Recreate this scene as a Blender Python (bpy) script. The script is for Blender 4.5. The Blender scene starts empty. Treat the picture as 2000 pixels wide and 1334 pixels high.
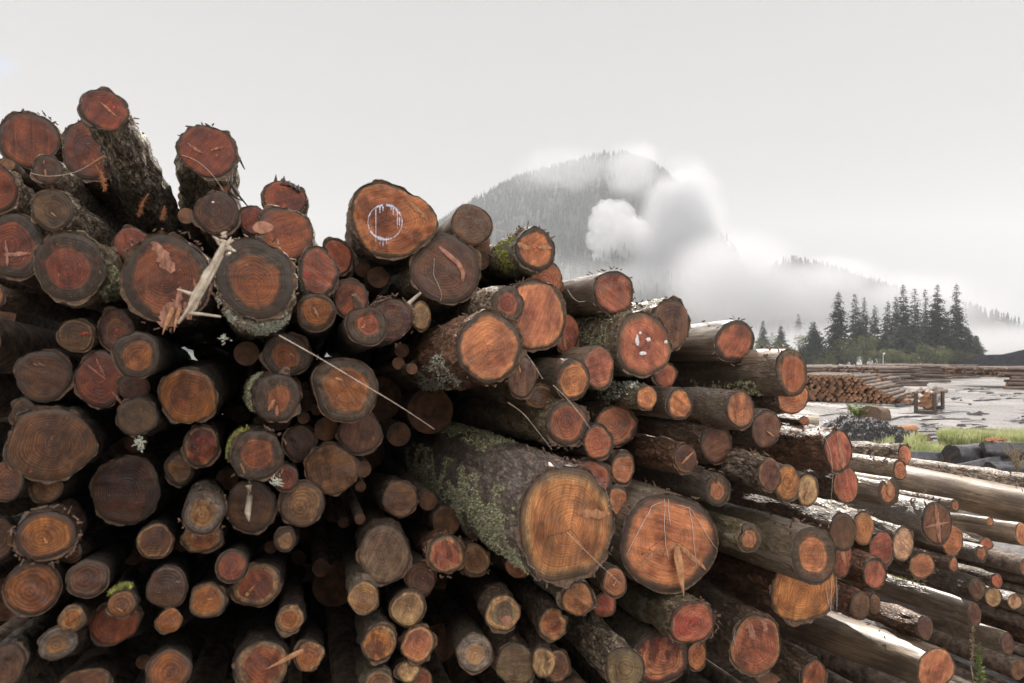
import bpy, bmesh, math, random
from math import sin, cos, pi, radians, sqrt, atan2, exp
from mathutils import Vector, noise, Matrix

# ------------------------------------------------------------------ basics
F = 1333.33          # focal length in photo pixels (24 mm on 36 mm, 2000 px wide)
EYE = 2.5
HOR = 700.0          # photo row of the horizon
SC = bpy.context.scene
COL = SC.collection
CAM = Vector((0, 0, EYE))
rnd = random.Random(7)

def ray(u, v): return Vector(((u - 1000) / F, 1.0, (HOR - v) / F))
def at(u, v, Y): return CAM + Y * ray(u, v)
def project(p):
    d = p - CAM
    return 1000 + F * d.x / d.y, HOR - F * d.z / d.y

LOGS = """1 55 274 128 114 0 rk88 s - | dark red log end at the top left corner, highest on the left edge
2 93 331 62 58 2 dk80 s 420,620 | small log in front, tucked under the top left corner log
3 176 294 112 122 -1 rk90 s - | ridged red log end half hidden behind the big leaning log
4 204 214 107 86 2 rk85 x 560,960 | big scaly log leaning up at the top of pile, red dot on its end
5 405 296 122 108 1 rk90 x 440,930 | thick rough log tilted up alone against the sky, second highest of the pile
6 424 417 93 90 2 dk85 r - | round dark brown log end directly under the thick log tilted against the sky
7 -5 368 78 104 1 rk92 s 300,600 | scaly log cut by the left photo edge, below the top left corner log
8 103 411 88 84 2 gk80 s 520,665 | charcoal ended log with rough grey bark running off to its right
9 25 481 130 132 1 rk70 r - | log on left edge with pale axe notches across its red end
10 137 521 148 142 2 rk58 m 520,650 | large log with ragged red heart and wide dark rim at upper left
11 258 478 82 74 -1 rk85 r - | mostly hidden red log end between two large upper left logs
12 325 545 178 182 2 ok74 r - | huge splintered log with pale torn slabs on its end
14 499 546 160 164 5 ok62 l 492,770 | big blurred foreground log with black rim and orange heart, closest to viewer
15 556 388 86 74 -1 rk92 r - | small log with jagged torn top edge spiking against the sky
16 558 455 116 106 2 rk94 l - | smooth red log end with pale pink oval knot at its left
17 494 430 62 62 -1 rk90 r - | little log end peeping out left of the pink knot log
18 622 531 80 102 1 rk82 l - | log end with diagonal saw lines and pink paint dot
19 657 503 66 74 -1 rk88 r - | brown round log end just left below the white ringed log
20 766 433 175 152 1 ow94 r 690,560 | great heart shaped orange log end with white paint ring
21 685 583 70 76 -2 rk92 r - | shadowed reddish log end below the pink dotted log
22 617 609 78 76 2 ak70 w - | log with orange centre and dark rim, right of the blurred foreground log
24 716 636 82 76 3 rk52 w 610,735 | log with small red heart in a broad charcoal rim and bare grey side
25 765 625 86 88 0 dr45 l - | dark log end with ragged bark lip and faint red middle
26 822 616 42 62 -1 tw80 r - | narrow tan log end squeezed beside the ragged lipped log
27 873 527 140 140 -1 dk94 m - | wide dull brown log end with a curled pale gouge
28 922 438 82 82 -2 dk92 p - | plum brown log end outlined against the misty mountain
29 1047 487 80 90 2 ok75 m 640,640 | orange ended log with mossy bark and bark chips on top
30 1068 545 66 72 -2 rk94 r - | dark red log end under the mossy chip topped log
31 1046 616 126 140 1 ow92 r - | large pale orange log end with even fine rings, mid pile
32 992 595 66 74 3 rk55 s 560,650 | grey barked log with small red heart overlapping the pale orange end
33 957 678 134 146 5 ok84 n 560,770 | massive red barked log jutting out with smooth orange end, centre of photo
35 1020 737 62 84 2 dk90 r - | shadowed log end just beneath the massive jutting log
36 1119 741 68 84 3 ok78 w - | bright orange log end with black rim under the large pale orange end
37 1169 718 62 88 2 rw88 p - | red log end with peeled pale side, left below the white spotted log
38 1107 652 48 84 -1 rk92 r - | sliver of brown log end right of the large pale orange end
39 1199 571 77 84 1 rk92 p 700,650 | rust red log end with scalloped bark edge and sunlit silver top
40 1310 635 76 106 -1 dk94 l - | brown log end behind the white spotted log, chips along its top
41 1258 673 112 128 2 rw86 m - | vivid red orange log end with white fleck spots and pale rim
42 1436 667 80 82 -1 rk80 p - | peeled pale log with dark rimmed half round end on the skyline
43 1547 727 62 95 4 rk72 p 560,716 | long wet barked log with plum centre pointing right, at the right shoulder
44 1548 774 66 72 1 or92 r - | orange end below and behind the long wet log at right shoulder
45 1300 733 46 52 -1 rk90 r - | small hidden red end below the white spotted log
46 1264 777 42 51 3 ow92 m - | small salmon log end with lichen flecked bark, mid right
47 1327 790 50 63 3 ok82 w - | small bright orange log end with star crack, black rim
48 1446 800 57 79 4 ok90 w 560,735 | shiny black barked log with plain orange end, below the long wet log
49 1497 838 58 75 3 dk94 w - | dark brown end beside the shiny black barked log
50 1203 832 88 84 0 ok86 r - | wide orange end with notched top, right of the fibre draped log
51 1400 868 64 80 0 dk94 r - | deep shadowed end below the shiny black barked log
52 1638 880 57 86 4 rk88 n 560,735 | thick knobbly bark log with a pale stripe across its end, right side
53 1340 896 46 63 4 dw90 n 600,735 | red brown barked log with cracked dull end, midway right
54 1504 927 46 70 4 dw88 s 700,735 | grey bark log overlapping a wider tan rimmed end
55 1538 943 54 76 2 aw86 r - | tan rimmed end partly covered by a grey bark log
56 1577 958 46 67 3 tw80 r - | small tan end with a light chip, right of the tan rimmed pair
57 1653 947 50 73 2 rw88 r - | end with slanting red stripes under the thick knobbly bark log
58 1217 915 48 66 3 ok80 r - | small orange end right behind the giant mossy log
59 1168 864 62 72 3 rk82 r - | orange brown end below right of the fibre draped log
60 1108 827 84 92 5 rk80 m 560,760 | long lichen barked log with thin fibres hanging over its end
61 1157 936 82 86 1 rk80 r - | curved brown end peeking over the giant mossy log
62 1107 1024 192 234 8 ow80 M 480,770 | giant foreground log with thick green moss on its side
63 1308 1060 192 198 5 ok86 p 600,760 | giant split log end with resin drips and hanging wood splinter
64 1207 979 40 60 2 ok84 w - | small orange end between the two giant log ends
65 1402 957 48 65 4 ok55 w 640,740 | notched log with heart shaped orange patch above the giant split log
66 1464 1050 44 57 6 ok60 m 640,760 | small log with wedge shaped orange heart, right of the giant split log
67 1590 1085 90 115 6 ok58 p 600,770 | smooth silver topped log with orange oval heart and broad black rim
68 1572 1150 134 142 3 aw95 n 600,760 | wide golden brown end with white resin streaks under silver topped log
69 1641 1088 46 92 2 rk90 r - | narrow red slice of end behind the silver topped log
70 1647 1040 55 77 3 dk90 r - | dark reddish end above right of the silver topped log
71 1687 1032 45 70 2 ow90 l - | tan orange end with sunlit flaky bark, beside the dark reddish end
72 1722 1073 50 74 3 rk94 r - | red brown end with crumbly edge, left of a ringed tan end
73 1764 1063 45 71 2 tw92 s - | coarse ringed tan end in the right hand pile
74 1708 1121 52 65 5 rk86 n 700,770 | dark rimmed end dotted with white specks, right hand pile
75 1682 1183 42 59 5 dk90 n 700,780 | dark end speckled with sawdust right of the resin streaked end
76 1709 1180 24 42 3 dk92 r - | tiny shadowed end touching the sawdust speckled end
77 1801 1105 52 55 2 ow82 r - | shaggy round tan end sitting alone in a dark gap at right
78 1830 1022 60 87 4 dk88 w 800,790 | big end with an orange cross crack, right hand pile
79 1860 1056 42 65 1 ow90 r - | orange end half behind the cross cracked end
80 1736 961 43 57 3 ok60 p 620,760 | pale barked log with V notch and orange heart at right
81 1758 918 27 41 3 ok80 p 720,775 | slim tan log with dark rimmed end over the V notched log
82 1768 889 25 43 1 ow90 s 720,800 | grey barked log topmost of the low right pile
83 1866 988 16 25 2 ok70 p 620,760 | thin pale pole ending above the cross cracked end
84 2110 1010 46 74 2 ow85 q 500,690 | very long peeled orange trunk running out of the right photo edge
85 2120 962 28 44 1 ow85 s 500,735 | slim rough trunk lying along the top of the long peeled trunk
86 1997 1043 25 46 3 ow85 q 640,850 | sunlit yellow trunk with its end cut by the right photo edge
87 1934 1019 13 17 1 ow85 p 640,850 | thin broken pole lying behind the sunlit yellow trunk
88 1918 1082 26 35 2 ok60 w 900,830 | small end with notched orange patch below the sunlit yellow trunk
89 1926 1063 30 26 0 rk85 r - | low flat red end tucked under the sunlit yellow trunk
90 1948 1135 23 31 2 rk85 s 900,850 | small round brown end with mottled bark near right edge
91 1908 1151 34 45 2 dk85 r 1000,820 | end with bare dark side, left of the mottled bark end
92 1940 1166 36 42 0 tk85 r - | faint tan end in shadow behind the bare dark sided end
93 1983 1175 31 32 1 tw90 r - | pale angular end lowest at the right photo edge
94 1863 1103 17 31 1 ok85 r - | tiny orange end right of the shaggy round tan end
95 1903 1201 29 50 3 dk90 p 600,760 | long dark log with lilac sheen pointing right, lower right
96 2090 1264 50 72 2 dk85 n 700,780 | long flaky barked trunk slanting out through the right edge
97 1968 1258 27 47 2 dk88 p 700,830 | short grey log end below the flaky barked trunk
98 1807 1227 35 49 2 dk90 n 800,860 | shadowed brown log above the big cream trunk
99 1829 1306 74 84 5 ok90 q 500,840 | big cream coloured trunk with brown end at bottom right
100 2070 1372 44 60 3 dk85 p 800,850 | smooth grey trunk slipping out of the bottom right corner
101 1590 1322 52 72 1 rk90 r - | dim red end at bottom edge, left below the big cream trunk
102 1477 1261 102 126 3 rw88 r - | large red end with peeled pink strips, lower right of centre
103 1352 1215 92 86 4 rr84 m 600,790 | round log with bark ring and glowing red paint blot
104 1290 1284 114 110 3 or78 w 700,800 | broad end with dark water stain and red spot at bottom edge
105 1362 1281 38 60 1 ow90 r - | tan edge of an end behind the water stained broad end
106 1220 1308 80 88 4 gk94 s 760,850 | thick brown barked log heading down, dull end at bottom edge
107 1200 1137 50 61 3 ok85 w 800,850 | small brown end with thin scratch right below the giant mossy log
108 1129 1171 65 71 3 ow90 l 800,850 | flat orange end with pie slice shade under the giant mossy log
109 1181 1181 46 53 2 rw85 r - | small pinkish end below the thin scratched end
110 1080 1219 58 69 3 ow72 r 800,850 | tan end with chipped corner lower centre
111 1062 1294 50 64 3 tw75 r 820,880 | dull tan end with orange sliver at bottom centre
112 1090 1301 48 68 1 bw80 r - | brown end behind the dull tan end with sliver
113 1008 1298 84 86 2 gk95 r 800,900 | plain grey brown end at bottom centre
114 982 1197 72 76 2 gw66 r 760,850 | end with mauve heart and whitish patch, lower centre
115 928 1275 72 82 3 tg50 w 760,870 | grey rimmed end with fine concentric rings at bottom centre
116 872 1083 76 77 2 rw80 n - | end with reddish bark ring and dark shadow band
117 929 1093 58 66 1 bw80 n - | brown end with whitish rim right of the reddish bark ringed end
118 1010 1105 48 52 0 rw85 r - | pink brown end under the tip of the green moss
119 797 1189 71 73 3 tw85 w 720,850 | pale tan end with clean cream rim, lower centre
120 751 1083 104 120 1 gk96 r 690,800 | wide dusky brown end left of the reddish bark ringed end
121 822 1130 62 72 -1 dk92 r - | barely visible dark end behind the cream rimmed pale end
122 741 1257 71 77 3 aw80 m 640,850 | amber end with dark middle band, bottom left of centre
123 816 1259 69 78 2 ow80 n - | orange brown end with sharp bright rim below the cream rimmed end
124 797 1312 53 46 2 tw70 r - | small tan end at bottom under the sharp rimmed end
125 824 1327 42 50 0 rw80 r - | little end cut by bottom edge, right of the small tan one
126 739 1338 64 62 3 bw80 m 640,900 | half end cut by bottom edge under the amber banded end
127 710 1168 62 71 3 tw90 g 650,800 | weathered cream end lit brightest in the lower left half
128 399 1000 86 90 4 tg60 g 430,800 | grey weathered log pointing down with pale patch on its end
129 395 1048 82 64 1 ow75 r - | golden rimmed end under the grey weathered log
130 490 990 106 106 0 bk95 r - | broad dark brown end behind the dripping bark strip
131 590 985 90 93 1 tw90 r - | broad tan red end with small dark eye near its foot
132 557 1055 46 51 0 tk60 r - | little two tone end beneath the broad tan red end
133 453 1107 62 65 2 rk85 w - | wet glinting end right of the golden rimmed end
134 502 1142 100 88 1 rw70 r - | wide end with leaning orange splinter, lower left
135 405 1173 76 74 2 aw75 r - | brown end with uneven lower lip left of the leaning splinter end
136 567 1208 57 59 3 aw60 r 580,900 | round end with darker core and tan halo, lower left
137 605 1281 61 63 2 aw75 r - | end behind the tip of the long orange splinter, bottom left
138 512 1303 106 114 3 rw68 r 470,900 | large two tone end stabbed by a long orange splinter, bottom left
140 542 776 95 99 4 ok48 m 420,740 | lichen sided log with grey dark rim and glossy orange heart
141 503 889 108 100 5 ok60 m 440,790 | wet log with bright ringed orange heart and yellow moss
142 675 762 130 127 2 ok66 w 580,700 | big smooth log with off centre orange heart under the stretched strand
143 560 693 100 88 0 ok55 r - | dim log end below the blurred foreground log
146 368 773 119 109 2 aw93 r - | log end with vertical wood grain and small red dot
147 393 871 75 87 1 rw80 r - | end with red scrawl and dark wet patch, left of the bright ringed heart
148 585 866 66 75 -1 dk90 r - | black brown end right of the bright ringed heart
149 703 845 90 86 -1 dk94 r - | sooty dark end below the big smooth off centre log
150 647 917 105 105 0 bk95 r - | large brown end with a pale vertical streak
151 557 933 55 55 1 rk90 r - | small red angular end under the bright ringed heart
152 350 915 62 74 -1 tk70 r - | dim tan end left of the red scrawled end
153 148 655 73 65 1 gw88 r - | small oval end with pink smear in a black gap at left
154 228 645 74 86 0 tr60 r - | tan end with crimson stain below the huge splintered log
155 267 693 94 93 3 ak62 w 420,680 | log with copper centre and blue white wet rim at left
156 85 734 119 105 0 dk94 r - | very dark ringless end at left, above the ringed giant
157 195 742 100 118 0 rk94 r - | end with two pinkish chisel scars, left of the copper centred log
158 262 757 65 52 -1 dk90 r - | cracked flat end directly below the copper centred log
159 268 814 84 79 2 gk88 r - | grey end with tight rings and white flakes hanging below
160 99 869 185 150 4 bt93 r 300,760 | giant oval end with crisp golden growth rings at left
161 46 806 54 58 0 gw90 r - | small dusty end peeking above the ringed giant
162 10 940 74 84 1 bk90 w - | brown end at the left edge with shiny wet lower rim
163 92 956 68 56 0 tw80 r - | end tucked directly beneath the ringed giant
164 248 958 140 136 -1 dt88 r - | wide dark end with a pale bark patch on its left
166 90 1046 128 100 3 ar82 n 300,820 | flattened oval end with flaking reddish bark collar
167 64 1148 118 112 3 ak84 w 280,880 | large end with orange streaks and wet rim, lower left edge
168 171 1130 85 76 3 bk80 w 330,900 | log with grooved silvery side below the flaking collar end
169 304 1057 77 71 1 bw85 w 400,860 | medium brown end with glossy top right of the flaking collar
170 326 1148 84 84 2 dw90 w 400,900 | dull olive end with glossy bark cap
172 239 1180 60 57 4 ak92 M 300,950 | orange grained end under bright yellow green moss
173 226 1216 104 88 1 rk94 r - | wide red end half covered by the mossy orange grained log
174 140 1207 57 55 3 aw62 w - | small end with white rim and rusty core, lower left
175 114 1256 82 67 3 tg58 r - | oval tan end with rusty middle at bottom left
176 331 1213 54 51 2 aw88 r - | small orange end under the dull olive end
177 329 1310 91 90 3 ak90 w 380,950 | fiery orange grained end at bottom edge, left third
178 165 1343 114 84 1 bw85 r 280,1000 | broad tan end half cut by bottom edge at left
179 10 1302 84 94 2 dk92 m 200,950 | very dark end in the bottom left corner
180 -4 1055 56 106 0 dk92 r - | dark end sliced by the left edge beside the flaking collar
182 135 1078 52 42 0 bw85 r - | bit of brown end behind the flaking collar end
183 -12 580 36 60 0 aw85 r - | sliver of amber end on left edge below the notched log
185 781 975 72 74 -1 dk92 r - | black brown end hidden left under the giant mossy log
186 1057 776 62 46 1 dw85 r - | low end with shredded bark lip above the lichen barked log
187 1572 822 20 18 -1 ow85 p - | thin far log end beyond the shoulder of the pile"""
POSE = {1:(3.756,601,670),2:(3.222,419,627),3:(3.793,604,710),4:(3.225,562,960),5:(3.863,444,913),6:(3.545,576,713),7:(3.278,299,599),8:(3.228,519,665),9:(3.279,521,721),10:(3.068,514,652),11:(3.444,593,755),12:(3.124,615,685),14:(2.825,522,784),15:(3.784,605,713),16:(3.452,614,715),17:(3.643,602,707),18:(3.463,587,734),19:(3.904,612,704),20:(3.714,687,559),21:(3.783,610,720),22:(3.346,603,730),24:(3.216,603,737),25:(3.656,614,707),26:(3.87,622,723),27:(3.85,546,704),28:(4.125,601,717),29:(3.809,639,640),30:(4.144,605,714),31:(3.822,599,707),32:(3.512,563,650),33:(3.27,560,770),35:(3.553,604,712),36:(3.568,604,715),37:(3.759,607,723),38:(4.106,610,710),39:(3.955,700,649),40:(4.189,602,717),41:(3.811,611,713),42:(4.22,592,695),43:(3.959,561,718),44:(4.188,598,717),45:(4.136,595,718),46:(3.738,604,712),47:(3.77,601,721),48:(3.795,560,735),49:(3.94,597,717),50:(3.929,600,715),51:(3.975,604,725),52:(4.078,561,735),53:(3.696,600,735),54:(3.653,694,726),55:(3.81,612,777),56:(3.835,661,730),57:(4.355,600,714),58:(3.702,602,713),59:(3.609,602,711),60:(3.545,563,763),61:(3.653,586,718),62:(3.013,548,729),63:(3.607,610,751),64:(3.659,602,717),65:(3.74,640,739),66:(3.589,641,759),67:(3.709,598,767),68:(4.062,601,761),69:(4.336,602,716),70:(4.154,593,709),71:(4.506,603,714),72:(4.597,613,684),73:(4.924,600,715),74:(4.347,717,737),75:(4.181,696,780),76:(4.52,608,712),77:(5.128,598,719),78:(4.949,792,790),79:(5.673,622,720),80:(4.669,622,759),81:(4.762,720,777),82:(5.011,721,799),83:(5.541,620,760),84:(7.273,499,691),85:(7.451,501,735),86:(6.371,640,851),87:(6.114,640,849),88:(5.754,894,830),89:(6.104,603,713),90:(6.159,898,848),91:(5.71,1005,817),92:(6.312,595,741),93:(6.457,579,741),94:(5.599,602,718),95:(5.678,599,760),96:(7.141,701,781),97:(6.222,700,830),98:(5.154,799,861),99:(5.008,500,839),100:(6.878,800,849),101:(4.228,601,712),102:(3.834,615,717),103:(3.517,600,798),104:(3.691,702,806),105:(3.873,635,687),106:(3.242,750,848),107:(3.451,798,840),108:(3.217,777,853),109:(3.593,620,661),110:(3.374,799,853),111:(3.315,829,880),112:(3.503,785,1174),113:(3.342,794,921),114:(3.236,833,973),115:(3.201,810,1058),116:(3.354,738,978),117:(3.504,745,996),118:(3.654,774,987),119:(3.29,740,1008),120:(3.33,709,893),121:(3.484,713,973),122:(3.07,670,1028),123:(3.209,699,1136),124:(3.177,683,1192),125:(3.392,703,1199),126:(3.0,669,1119),127:(3.07,667,933),128:(2.898,421,850),129:(3.214,506,968),130:(3.325,556,911),131:(3.366,598,916),132:(3.339,581,966),133:(2.947,525,999),134:(3.173,562,1046),135:(2.95,517,1067),136:(2.964,576,1054),137:(3.036,602,1159),138:(2.869,484,1102),140:(3.029,423,746),141:(2.897,452,795),142:(3.313,583,700),143:(3.419,600,715),146:(3.09,552,662),147:(3.196,482,777),148:(3.509,598,802),149:(3.614,618,784),150:(3.474,617,852),151:(3.3,589,853),152:(3.391,527,838),153:(3.199,565,663),154:(3.287,592,662),155:(2.785,428,695),156:(3.253,577,730),157:(3.255,573,766),158:(3.193,600,726),159:(3.007,570,762),160:(2.988,306,772),161:(3.249,512,673),162:(2.907,375,897),163:(3.086,428,881),164:(3.326,466,890),166:(2.729,239,893),167:(2.727,215,1004),168:(2.755,283,1016),169:(3.063,371,939),170:(2.96,377,1025),172:(2.645,281,1081),173:(2.959,445,1142),174:(2.636,384,1114),175:(2.706,381,1147),176:(2.906,482,1097),177:(2.744,365,1155),178:(2.803,245,1223),179:(2.631,142,1151),180:(3.039,303,985),182:(3.104,393,975),183:(3.171,600,715),185:(3.658,674,900),186:(3.639,604,722),187:(4.387,606,711)}
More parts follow.
